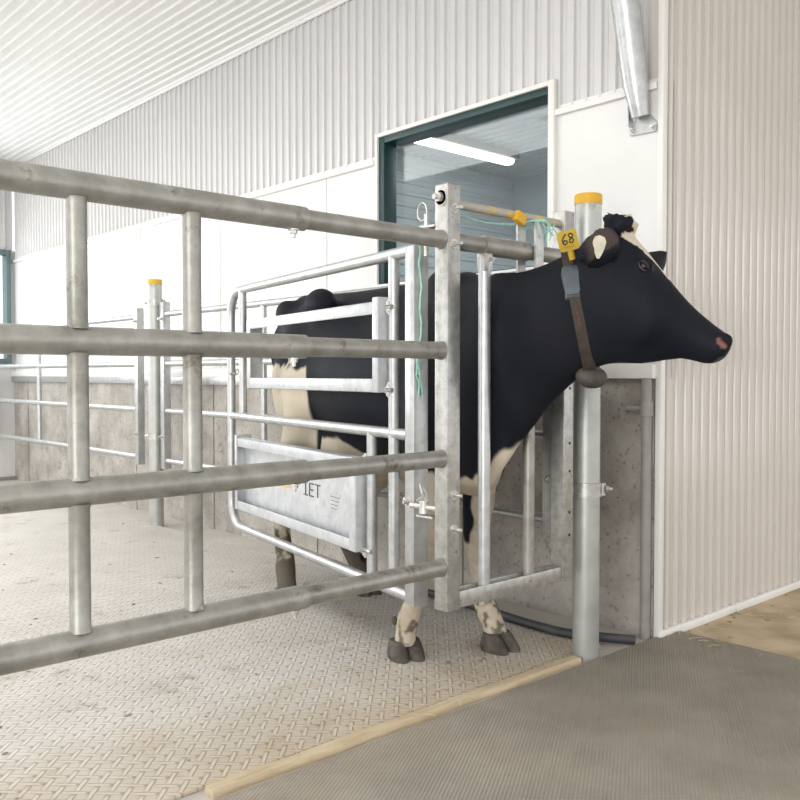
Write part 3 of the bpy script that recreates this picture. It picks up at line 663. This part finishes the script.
# neck and head in one sweep
NS = []
def nsec(t_, b_, hw, side, **k): NS.append((t_, b_, hw, side.normalized(), k))
HLw = (HR * -0.29 + HF * -0.957)             # head's right side, in the world
HL = (MCI.to_3x3() @ HLw).normalized()
def mixl(u): return (LAT * (1 - u) + HL * u).normalized()
yo = -0.045
nsec(V((0.60, 0, 1.495)), V((0.68, 0, 0.66)), 0.215, LAT, toptaper=.55)
nsec(V((0.78, yo * .6, 1.478)), loc(487, 492, 3.14), 0.115, LAT, toptaper=.45, lowtaper=.2)
nsec(loc(496, 272.5, 3.06), loc(514, 450, 3.07), 0.086, LAT, toptaper=.45, lowtaper=.3)
nsec(loc(523, 269.5, 2.97), loc(543, 413, 2.96), 0.092, mixl(.15), toptaper=.45, lowtaper=.3)
nsec(loc(552, 259, 2.87), loc(569, 389, 2.86), 0.092, mixl(.4), toptaper=.4, lowtaper=.3)
nsec(loc(578, 246, 2.79), loc(590, 374, 2.79), 0.096, mixl(.7), toptaper=.35, lowtaper=.3)
nsec(loc(600, 233, 2.74), loc(606, 367, 2.74), 0.104, mixl(.9), toptaper=.3, lowtaper=.35)
nsec(loc(620, 226, 2.715), loc(620, 366, 2.715), 0.108, HL, toptaper=.3, lowtaper=.45)
nsec(loc(637, 239, 2.70), loc(634, 365.5, 2.70), 0.112, HL, toptaper=.25, lowtaper=.5)
nsec(loc(655, 260, 2.685), loc(650, 364, 2.685), 0.110, HL, toptaper=.25, lowtaper=.5)
nsec(loc(673, 282, 2.67), loc(666, 361, 2.67), 0.094, HL, toptaper=.3, lowtaper=.45)
nsec(loc(690, 302, 2.655), loc(681, 358.5, 2.655), 0.076, HL, toptaper=.35, lowtaper=.35)
nsec(loc(705, 317, 2.64), loc(694, 361, 2.64), 0.066, HL, toptaper=.3, lowtaper=.3)
nsec(loc(716, 326, 2.63), loc(704, 364, 2.63), 0.066, HL, toptaper=.2, lowtaper=.3)
nsec(loc(726, 333, 2.62), loc(713, 364, 2.62), 0.063, HL, toptaper=.2, lowtaper=.25)
nsec(loc(731.5, 338, 2.615), loc(721, 361, 2.615), 0.050, HL, toptaper=.2, lowtaper=.2)
nsec(loc(733, 343, 2.612), loc(727, 356, 2.612), 0.028, HL)
cb.loft([section(t_, b_, hw, sd, **k) for t_, b_, hw, sd, k in NS])
# poll, brow, cheek, jaw
cb.ellipsoid(loc(621, 229, 2.715), 0.042, 0.05, 0.045)
Fh = (loc(726, 343, 2.62) - loc(620, 228, 2.715)).normalized()
for sgn in (1, -1): cb.ellipsoid(loc(646, 268, 2.69) + HL * 0.082 * sgn, 0.036, 0.022, 0.024)
for sgn in (1, -1): cb.ellipsoid(loc(638, 318, 2.70) + HL * 0.066 * sgn, 0.085, 0.040, 0.095)
for sgn in (1, -1): cb.ellipsoid(loc(723, 341, 2.62) + HL * 0.040 * sgn, 0.030, 0.026, 0.024)
# hooks, pins, tail head, shoulders, thighs, flank
for sgn in (1, -1):
    cb.ellipsoid((-0.255, BY + 0.200 * sgn, 1.432), 0.15, 0.065, 0.08)
    cb.ellipsoid((-0.83, BY + 0.105 * sgn, 1.42), 0.10, 0.06, 0.08)
    cb.ellipsoid((0.56, BY + 0.165 * sgn, 1.02), 0.19, 0.085, 0.30)
    cb.ellipsoid((-0.54, BY + (0.165 if sgn < 0 else 0.14) * sgn, 1.06), 0.29, 0.105, 0.31)
    cb.ellipsoid((0.58, 0.07 * sgn, 1.45), 0.10, 0.05, 0.07)
cb.ellipsoid((-0.79, BY, 1.485), 0.13, 0.06, 0.045)
cb.ellipsoid((-0.28, BY, 0.69), 0.25, 0.19, 0.17); cb.ellipsoid((-0.22, -0.13, 0.74), 0.14, 0.07, 0.13); cb.ellipsoid((-0.22, 0.18, 0.74), 0.14, 0.07, 0.13)                 # udder
for x in (-0.22, -0.40):
    for y in (-0.05, 0.09): cb.tube([(x, y, 0.60), (x, y, 0.47)], [0.026, 0.012], 10)
# legs: (point, radius)
def leg(pts):
    p = [V(q[:3]) for q in pts]; r = [q[3] for q in pts]; P_, R_ = [], []
    for i in range(len(p) - 1):
        for k in range(4):
            u = k / 4; a = p[max(i - 1, 0)]; b_ = p[i]; c = p[i + 1]; d = p[min(i + 2, len(p) - 1)]
            P_.append(0.5 * (2 * b_ + (c - a) * u + (2 * a - 5 * b_ + 4 * c - d) * u * u + (3 * b_ - a - 3 * c + d) * u ** 3)); uu = u * u * (3 - 2 * u); R_.append(r[i] * (1 - uu) + r[i + 1] * uu)
    P_.append(p[-1]); R_.append(r[-1]); cb.tube(P_, R_, 16)
leg([(.62, -.14, 1.05, .11), (.63, -.165, .82, .095), (.675, -.185, .62, .066), (.685, -.19, .47, .055), (.665, -.19, .40, .048), (.615, -.192, .28, .036), (.555, -.195, .165, .043), (.538, -.196, .11, .040), (.53, -.196, .06, .044)])
leg([(.60, .16, 1.05, .11), (.54, .165, .82, .098), (.515, .168, .62, .068), (.495, .17, .47, .056), (.495, .17, .40, .049), (.520, .17, .28, .038), (.560, .17, .165, .047), (.605, .17, .11, .045), (.63, .17, .06, .047)])
leg([(-.48, -.15, 1.10, .14), (-.38, -.185, .90, .115), (-.50, -.20, .72, .085), (-.635, -.205, .57, .058), (-.640, -.210, .49, .053), (-.58, -.225, .33, .040), (-.505, -.243, .175, .050), (-.475, -.25, .11, .046), (-.46, -.25, .06, .048)])
leg([(-.48, .14, 1.10, .13), (-.36, .17, .88, .11), (-.52, .165, .68, .085), (-.70, .16, .50, .060), (-.71, .155, .43, .054), (-.62, .14, .27, .043), (-.49, .148, .155, .050), (-.445, .15, .10, .046), (-.43, .15, .06, .048)])
# tail
leg([(-.88, BY, 1.47, .040), (-.945, BY, 1.37, .030), (-.955, BY, 1.15, .020), (-.935, BY, .90, .016), (-.91, BY, .72, .020), (-.90, BY, .58, .028), (-.895, BY, .44, .008)])
# ears: leaf shaped shells
def ear(base, tip, wide, width, thick, dish):
    n = 16; ax = (tip - base); wd = (wide - ax * (wide.dot(ax) / ax.length_squared)).normalized(); nr = ax.cross(wd).normalized(); rings = []
    for i in range(n + 1):
        u = i / n; w = width * max(0.06, math.sin(PI * min(1.0, u * 0.78 + 0.22))) ** 0.62
        r = []
        for k in range(16):
            a = 2 * PI * k / 16; x = math.cos(a); y = math.sin(a)
            r.append(base + ax * u + wd * (w * x) + nr * (thick * y + dish * (x * x - 0.4)))
        rings.append(r)
    cb.loft(rings)
ear(loc(617, 242, 2.62), loc(578, 258, 2.50), V((0.1, 0, 1)), 0.062, 0.011, 0.018)
ear(loc(644, 272, 2.80), loc(665, 253, 2.96), (MCI.to_3x3() @ (HR * -0.7 + UP * 0.7)), 0.048, 0.012, -0.010)
# forelock tuft of the poll
rnd = random.Random(9)
for k in range(46):
    a = rnd.uniform(0, 2 * PI); p = loc(621 + rnd.uniform(-11, 11), 226 + rnd.uniform(-3, 8), 2.70 + rnd.uniform(-.05, .03))
    q = p + (MCI.to_3x3() @ (HR * rnd.uniform(-.04, .03) + HF * rnd.uniform(-.03, .02) + UP * rnd.uniform(0.02, 0.042)))
    cb.tube([p, (p + q) / 2 + V((0, 0, .006)), q], [0.014, 0.011, 0.004], 6)

bmesh.ops.recalc_face_normals(cb.bm, faces=cb.bm.faces[:])
me0 = bpy.data.meshes.new('cow'); cb.bm.to_mesh(me0); cb.bm.free()
tmp = bpy.data.objects.new('cow_shape', me0); COL.objects.link(tmp)
md = tmp.modifiers.new('union', 'REMESH'); md.mode = 'VOXEL'; md.voxel_size = 0.0075; md.use_smooth_shade = True
dg = bpy.context.evaluated_depsgraph_get(); dg.update()
me = bpy.data.meshes.new_from_object(tmp.evaluated_get(dg)); me.name = 'cow'
bpy.data.objects.remove(tmp, do_unlink=True)

# blend the joins: strongest on trunk and face, light on legs, ears and muzzle
import numpy as np
nv = len(me.vertices); co = np.empty(nv * 3); me.vertices.foreach_get('co', co); co = co.reshape(-1, 3)
ed = np.empty(len(me.edges) * 2, dtype=np.int64); me.edges.foreach_get('vertices', ed); ed = ed.reshape(-1, 2)
deg = np.bincount(ed.ravel(), minlength=nv).astype(float)
def relax(n, w):
    global co
    for _ in range(n):
        acc = np.zeros_like(co)
        for k in range(3):
            acc[:, k] = np.bincount(ed[:, 0], co[ed[:, 1], k], nv) + np.bincount(ed[:, 1], co[ed[:, 0], k], nv)
        co = co + (acc / deg[:, None] - co) * w[:, None]
trunk = np.clip((0.95 - co[:, 0]) / 0.15, 0, 1) * np.clip((co[:, 2] - 0.58) / 0.15, 0, 1) * np.clip((co[:, 0] + 0.9) / 0.12, 0.1, 1)
cheek = np.array(loc(645, 310, 2.70)); fc = np.clip(1.3 - np.linalg.norm((co - cheek) / 0.14, axis=1), 0, 1)
nkc = np.array(loc(560, 330, 2.86)); nk = np.clip(1.5 - np.linalg.norm((co - nkc) / 0.22, axis=1), 0, 1)
relax(7, np.full(nv, 0.5)); relax(130, 0.6 * np.maximum(trunk, np.maximum(fc * .8, nk)))
me.vertices.foreach_set('co', co.ravel()); me.update()

# coat: black with white markings, written per vertex as the coat's own colour
BLK, WHT, CREAM, MUD = V((0.0080, 0.0098, 0.0150)), V((0.56, 0.49, 0.38)), V((0.60, 0.54, 0.43)), V((0.10, 0.085, 0.065))
PINK = V((0.22, 0.105, 0.085)); EARIN = V((0.082, 0.060, 0.057))
def sm(x, a, b_):
    t_ = max(0.0, min(1.0, (x - a) / (b_ - a))); return t_ * t_ * (3 - 2 * t_)
POLL = loc(622, 232, 2.70); NOSE = loc(729, 344, 2.615); HD = (NOSE - POLL).normalized(); HUP = HL.cross(HD); HUP = HUP if HUP.z > 0 else -HUP
earc = loc(603, 252, 2.565); nostril = loc(721, 343, 2.62) + HL * 0.062
cols = []
for v in me.vertices:
    p = v.co; x, y, z = p
    n1 = mnoise.noise(p * 7.0); n2 = mnoise.noise(V((x * 26, y * 26, z * 9))); n3 = mnoise.noise(p * 45)
    j = n1 * 0.045 + n2 * 0.022
    c = BLK.lerp(V((0.0135, 0.0142, 0.0185)), 0.5 + 0.5 * n1)
    w = 0.0
    if x > 0.30 and x < 1.25:
        w = max(w, sm(0.725 + j + max(0, x - 0.84) * 0.95 - z, -0.010, 0.010) * sm(0.87 + j * .5 - z, -.02, .02) * sm(x, 0.66, 0.69))         # brisket
        fl = sm(0.70 + j - z, -0.012, 0.012)
        if z < 0.72:
            lx = 0.505 if y > 0 else 0.68
            blk = sm(0.625 + j - z, -.01, .01) * sm(z - 0.43 - j, -.01, .01) * sm(lx + 0.028 - x + (z - 0.53) * .18 + n2 * .02, -.006, .006)
            w = max(w, fl * (1 - blk))
    if x < 0.32:
        w = max(w, sm(0.80 + j * 0.6 + (-0.05 - x) * 0.12 - z, -0.012, 0.012) * sm(0.30 - x, -.02, .02) * (1 if x > -.22 else 0))   # belly
    if x < -0.22:
        t_ = sm(1.135 + j - z, -0.012, 0.012) * sm(-0.265 + j * .4 - x, -0.012, 0.012)
        if y > 0.06: t_ *= sm(z - 0.62 - j, -.01, .01)
        t_ *= 1 - sm(-0.90 - x, -.01, .01)
        w = max(w, t_)
    if z > 0.55 and (x - 0.50) ** 2 / 0.0012 + (z - 0.955) ** 2 / 0.004 + j * 6 < 1 and y < 0: w = 1.0
    q = p - POLL; along_h, lat_h, up_h = q.dot(HD), q.dot(HL), q.dot(HUP)
    if x > 1.2 and -0.03 < along_h < 0.50:
        hwid = 0.026 * (1 - sm(along_h, 0.03, 0.20)) + 0.009
        if along_h < 0.205 and abs(lat_h - 0.004 + n2 * .004) < hwid and v.normal.dot(HUP) > 0.1: w = 1.0
    c = c.lerp(WHT.lerp(CREAM, 0.5 + 0.5 * n1), w)
    if w > 0.5 and z < 0.62: c = c.lerp(V((0.40, 0.34, 0.26)), 0.5 + 0.5 * n3)
    if x < -0.3 and z < 0.42:
        c = c.lerp(MUD, sm(n1 * 0.3 + n2 * 0.25 + n3 * 0.15 + (0.31 - z) * 1.8, -.05, .12) * 0.95)
    elif z < 0.24: c = c.lerp(MUD, sm(n2 * .6 + n3 * .5 + (0.12 - z) * .8, .06, .26) * 0.85)
    e = p - earc
    if x > 1.1 and e.length < 0.10 and v.normal.dot(HL) > 0.25 and w < .5 and along_h < 0.03: c = c.lerp(EARIN, 0.85 * sm(0.10 - e.length, 0, 0.04))
    if x > 1.2:
        dn_ = p - nostril; el = math.sqrt((dn_.dot(HD) / 1.5) ** 2 + (dn_.dot(HUP) / 0.9) ** 2 + (dn_.dot(HL) / 1.5) ** 2)
        if el < 0.014: c = PINK.lerp(V((0.012, 0.01, 0.01)), sm((dn_.dot(HUP) + 0.002) / 0.01, 0, 1))  # dark part paints the shade inside the nostril over the pink
    if along_h > 0.455 and x > 1.2 and n2 > -0.1 and v.normal.dot(HD) > 0.75: c = c.lerp(V((0.20, 0.16, 0.13)), 0.45)
    cols.extend((c.x, c.y, c.z, 1.0))
ca_ = me.color_attributes.new('coat', 'FLOAT_COLOR', 'POINT'); ca_.data.foreach_set('color', cols)
# nostril hollow
for v in me.vertices:
    d = (v.co - nostril).length
    if d < 0.016 and v.co.x > 1.2: v.co -= HL * 0.010 * (1 - (d / 0.016) ** 2)

cm = bpy.data.materials.new('cow coat'); cm.use_nodes = True; N, L = nodes_of(cm); P = N['Principled BSDF']
va = N.new('ShaderNodeVertexColor'); va.layer_name = 'coat'; L.new(va.outputs[0], P.inputs['Base Color'])
P.inputs['Roughness'].default_value = 0.58; P.inputs['Specular IOR Level'].default_value = 0.09
tc = N.new('ShaderNodeTexCoord'); mp = N.new('ShaderNodeMapping'); mp.inputs['Scale'].default_value = (60, 260, 90); L.new(tc.outputs['Object'], mp.inputs[0])
nz = N.new('ShaderNodeTexNoise'); nz.inputs['Scale'].default_value = 1.0; nz.inputs['Detail'].default_value = 3; L.new(mp.outputs[0], nz.inputs['Vector'])
bu = N.new('ShaderNodeBump'); bu.inputs['Strength'].default_value = 0.3; bu.inputs['Distance'].default_value = 0.004; L.new(nz.outputs['Fac'], bu.inputs['Height']); L.new(bu.outputs[0], P.inputs['Normal'])
me.materials.clear(); me.materials.append(cm)
me.polygons.foreach_set('use_smooth', [True] * len(me.polygons))
me.transform(Matrix.Translation((0, 0, 0)))
cow = link_mesh('cow', me); cow.location = CR; cow.rotation_euler = (0, 0, CA); MATRIX[cow.name] = MC
tag(cow, 'black and white dairy cow standing in the chute, head through the headgate facing right', 'cow')

from mathutils.bvhtree import BVHTree
bvh = BVHTree.FromPolygons([v.co.copy() for v in me.vertices], [tuple(p.vertices) for p in me.polygons])
def on_skin(p, d, far=0.6):
    """nearest skin point coming from outside along -d (cow space)"""
    h = bvh.ray_cast(p + d * far, -d); return (h[0], h[1]) if h[0] is not None else (p, d)
VIEW = lambda px, py: (MCI.to_3x3() @ (seen(px, py, 2) - V((0, 0, HC)))).normalized()
def skin_at(px, py):
    o_ = MCI @ V((0, 0, HC)); h = bvh.ray_cast(o_, VIEW(px, py)); return h[0], h[1]
def cowpart(mb, name, mats, parent=None):
    """build a part whose shapes were given in the cow's own space"""
    mb.bm.transform(MC); return mb.build(name, mats, parent or cow)

# hooves: two claws each
def hoof(x, y, yaw):
    b_ = MB()
    for sgn in (-1, 1):
        rings = []
        for h, l0, l1, w in ((0.0, -.054, .086, .037), (0.010, -.056, .085, .038), (0.030, -.053, .068, .036), (0.050, -.048, .046, .032), (0.066, -.040, .028, .026)):
            r = []
            for k in range(18):
                a = 2 * PI * k / 18; cx = math.cos(a); sy = math.sin(a)
                r.append(V(((l0 + l1) / 2 + (l1 - l0) / 2 * math.copysign(abs(cx) ** 0.8, cx), sgn * 0.0325 + w * sy * (1 - 0.25 * max(0, cx)), h)))
            rings.append(r)
        b_.loft(rings)
        b_.ellipsoid((-0.062, sgn * 0.022, 0.125), 0.014, 0.011, 0.018)
    b_.bm.transform(Matrix.Translation((x, y, MZ)) @ Matrix.Rotation(yaw, 4, 'Z'))
    return cowpart(b_, 'hoof', M['hoof'])
for hx, hy, yw in ((.532, -.196, -0.2), (.640, .17, 0.1), (-.455, -.25, -0.1), (-.42, .15, 0.1)): hoof(hx, hy, yw)

# eyes with lids
for sgn in (1, -1):
    p, nn = on_skin(loc(644.5, 270, 2.69), HL * sgn, 0.3)
    b_ = MB(); b_.ellipsoid(p - HL * sgn * 0.007, 0.0155, 0.0155, 0.0145); e = cowpart(b_, 'eye', M['eye'])
    ah = HD * 0.017; av = HUP * 0.0095
    for nm, a0_, a1_, rr_ in (('upper_lid', 0.0, PI, 0.0050), ('lower_lid', PI * 1.04, PI * 1.96, 0.0036)):
        b_ = MB(); cnt = 14
        arcp = [p + HL * sgn * (0.003 + 0.004 * math.sin(PI * i / cnt)) + ah * math.cos(a0_ + (a1_ - a0_) * i / cnt) + av * math.sin(a0_ + (a1_ - a0_) * i / cnt) for i in range(cnt + 1)]
        b_.tube(arcp, [rr_ * (0.35 + 0.65 * math.sin(PI * i / cnt)) for i in range(cnt + 1)], 8)
        cowpart(b_, nm, M['lid_dark'] if nm == 'upper_lid' else M['lid'], e)
# ear tag on the near ear
p, nn = skin_at(599, 247); p2, _ = skin_at(603, 244); p3, _ = skin_at(598, 256)
axv = (p3 - p); axv.normalize(); vd = -VIEW(599, 247); sx_ = axv.cross(vd).normalized(); fr = sx_.cross(axv).normalized()
fr = fr if fr.dot(vd) > 0 else -fr
out = [(-.012, .030), (.002, .034), (.016, .028), (.021, .014), (.016, -.004), (.008, -.022), (0.0, -.034), (-.007, -.032), (-.012, -.018), (-.017, 0.0), (-.018, .016)]
b_ = MB(); rv = MCI.to_3x3() @ HR; uv = V((0, 0, 1))
fr2 = vd; c0_ = p + vd * 0.012
b_.loft([[c0_ + rv * a + uv * h + fr2 * d for a, h in out] for d in (-0.0015, 0.0015)]); b_.tube([c0_ - fr2 * 0.02 , c0_ + fr2 * 0.004 ], 0.006, 10)
o = cowpart(b_, 'ear_tag', M['ear_tag']); o['label'] = 'cream teardrop ear tag'

# collar: follows the neck from the nape down to the throat
def neck_ring(tp, bt, f, grow, n=48):
    """closed loop on the skin in the plane through a nape point and a throat point"""
    a, b2 = loc(*tp, f), loc(*bt, f); c = (a + b2) / 2; up = (a - b2).normalized(); sd = -VIEW(578, 315); sd = (sd - up * sd.dot(up)).normalized(); out = []
    for k in range(n):
        an = 2 * PI * k / n; d = up * math.sin(an) + sd * math.cos(an)
        h = bvh.ray_cast(c + d * 0.0, d, 0.5)
        q = h[0] if h[0] is not None else c + d * 0.2
        out.append(q + d * grow)
    return c, up, sd, out
c, up, sd, rg = neck_ring((566, 247), (591, 376), 2.80, 0.003)
tang = up.cross(sd).normalized(); hwid = tang * 0.020
b_ = MB(); outer = []
n = len(rg)
R0 = [b_.bm.verts.new(q - hwid) for q in rg]; R1 = [b_.bm.verts.new(q + hwid) for q in rg]
O0 = [b_.bm.verts.new(q - hwid + (q - c).normalized() * 0.006) for q in rg]; O1 = [b_.bm.verts.new(q + hwid + (q - c).normalized() * 0.006) for q in rg]
for k in range(n):
    k2 = (k + 1) % n
    b_.face((O0[k], O0[k2], O1[k2], O1[k])); b_.face((R0[k2], R0[k], R1[k], R1[k2])); b_.face((O0[k2], O0[k], R0[k], R0[k2])); b_.face((O1[k], O1[k2], R1[k2], R1[k]))
collar = cowpart(b_, 'collar', M['leather']); collar['label'] = 'brown webbing neck collar'
# slate transponder buckle on the near side of the collar
def skin_frame(px, py):
    q, nn = skin_at(px, py); return q
vd = -VIEW(571, 285); rv = MCI.to_3x3() @ HR
q0, q1 = skin_at(570.5, 267)[0], skin_at(574, 300)[0]
dn = (q1 - q0); ln = dn.length; dn.normalize(); sd2 = dn.cross(vd).normalized(); sd2 = sd2 if sd2.dot(rv) > 0 else -sd2; nr2 = dn.cross(sd2).normalized(); nr2 = nr2 if nr2.dot(vd) > 0 else -nr2
b_ = MB(); rings = []
for u, w, th in ((0.0, .022, .012), (0.06, .027, .018), (0.25, .031, .022), (0.55, .028, .022), (0.80, .024, .020), (0.86, .026, .016), (0.98, .026, .016), (1.0, .024, .012)):
    r = []
    for a, d in ((-1, -.004), (-1, .7), (-.85, 1), (.85, 1), (1, .7), (1, -.004)): r.append(q0 + dn * (ln * u) + sd2 * (w * a) + nr2 * (th * d))
    rings.append(r)
b_.loft(rings)
for u in (0.89, 0.95): b_.tube([q0 + dn * (ln * u) - sd2 * .02 + nr2 * .017, q0 + dn * (ln * u) + sd2 * .02 + nr2 * .017], 0.0022, 8)
o = cowpart(b_, 'buckle', M['buckle'], collar); o['label'] = 'slate grey transponder buckle'
# yellow number tag at the nape
tc_ = loc(568, 240.5, 2.70); rr = rv * math.cos(math.radians(14)) + V((0, 0, 1)) * math.sin(math.radians(14)); uu = V((0, 0, 1)) * math.cos(math.radians(14)) - rv * math.sin(math.radians(14))
vd = -VIEW(568, 240)
b_ = MB(); hs = 0.031; rc = 0.008; shp = []
for cx, cy, a0_ in ((1, 1, 0), (-1, 1, PI / 2), (-1, -1, PI), (1, -1, 1.5 * PI)):
    for i in range(5):
        a = a0_ + PI / 2 * i / 4; shp.append(((hs - rc) * cx + rc * math.cos(a), (hs - rc) * cy + rc * math.sin(a)))
b_.loft([[tc_ + rr * x + uu * y + vd * d for x, y in shp] for d in (-0.0025, 0.0025)])
b_.tube([tc_ - uu * 0.028 - vd * 0.006, tc_ - uu * 0.060 - vd * 0.012], 0.010, 10)
b_.mi = 1
fn = lambda x, y: tc_ + rr * x + uu * y + vd * 0.0032
six = [(-.003, .021), (-.011, .014), (-.017, .004), (-.017, -.006), (-.011, -.011), (-.004, -.007), (-.004, 0.0), (-.010, .002), (-.016, -.003)]
eight = [(0.016, .017), (.010, .021), (.004, .016), (.007, .009), (.014, .004), (.017, -.003), (.011, -.009), (.004, -.006), (.005, .001), (.012, .006), (.018, .012), (.016, .018)]
for ln_ in (six, eight): b_.tube([fn(x, y) for x, y in ln_], 0.0021, 8)
b_.mi = 2
for k in range(5): b_.tube([fn(-.016 + k * .007, -.020), fn(-.013 + k * .007, -.0185 - (k % 2) * .003)], 0.0014, 6)
o = cowpart(b_, 'number_tag', [M['tagyellow'], M['ink'], M['redprint']], collar); o['label'] = 'yellow tag with the handwritten number 68'
# red stitched lettering on the strap
for px, py in ((572.5, 258), (573.5, 254), (572, 262), (577, 308), (578, 313), (579, 318), (580, 323)):
    q = skin_at(px, py)[0]
    if q is None: continue
    a = q + vd * 0.0125 - rv * .006; b_ = MB()
    b_.tube([a, a + rv * 0.006 + V((0, 0, .004)), a + rv * .009 + V((0, 0, -.002)), a + rv * .003 + V((0, 0, -.006))], 0.0014, 6)
    o = cowpart(b_, 'strap_letter', M['redprint'], collar); o['label'] = 'faded red stitched letter'
# rubber weight under the throat
wc = loc(591.5, 377, 2.78); b_ = MB()
RM = Matrix((rv, -vd, V((0, 0, 1)))).transposed()
b_.ellipsoid(wc, 0.051, 0.036, 0.036, RM @ Matrix.Rotation(math.radians(6), 3, 'Y'), 28)
b_.box((-0.026, -0.02, 0.012), (0.026, 0.02, 0.046), 0.006, Matrix.Translation(wc) @ RM.to_4x4()); b_.tube([wc + V((0, 0, .042)) - rv * .027 - RM @ V((0, .018, 0)), wc + V((0, 0, .042)) + rv * .027 - RM @ V((0, .018, 0))], 0.004, 8)
o = cowpart(b_, 'collar_weight', M['weight'], collar); o['label'] = 'oval dark rubber weight'
# white freeze brand on the thigh
b_ = MB(); ok = True; pts = []
for a in range(0, 13):
    an = 2 * PI * a / 12 + 1.2; q = skin_at(291.5 + 2.6 * math.cos(an), 360.5 - 2.8 * math.sin(an))[0]
    if q is not None: pts.append(q)
if len(pts) > 3: b_.tube(pts, 0.004, 6, cap=False)
q = [skin_at(x, y)[0] for x, y in ((291.5, 363), (291, 366), (294, 366.5))]; q = [i for i in q if i is not None]
if len(q) > 1: b_.tube(q, 0.004, 6)
o = cowpart(b_, 'freeze_brand', M['brand']); o['label'] = 'white freeze brand mark'
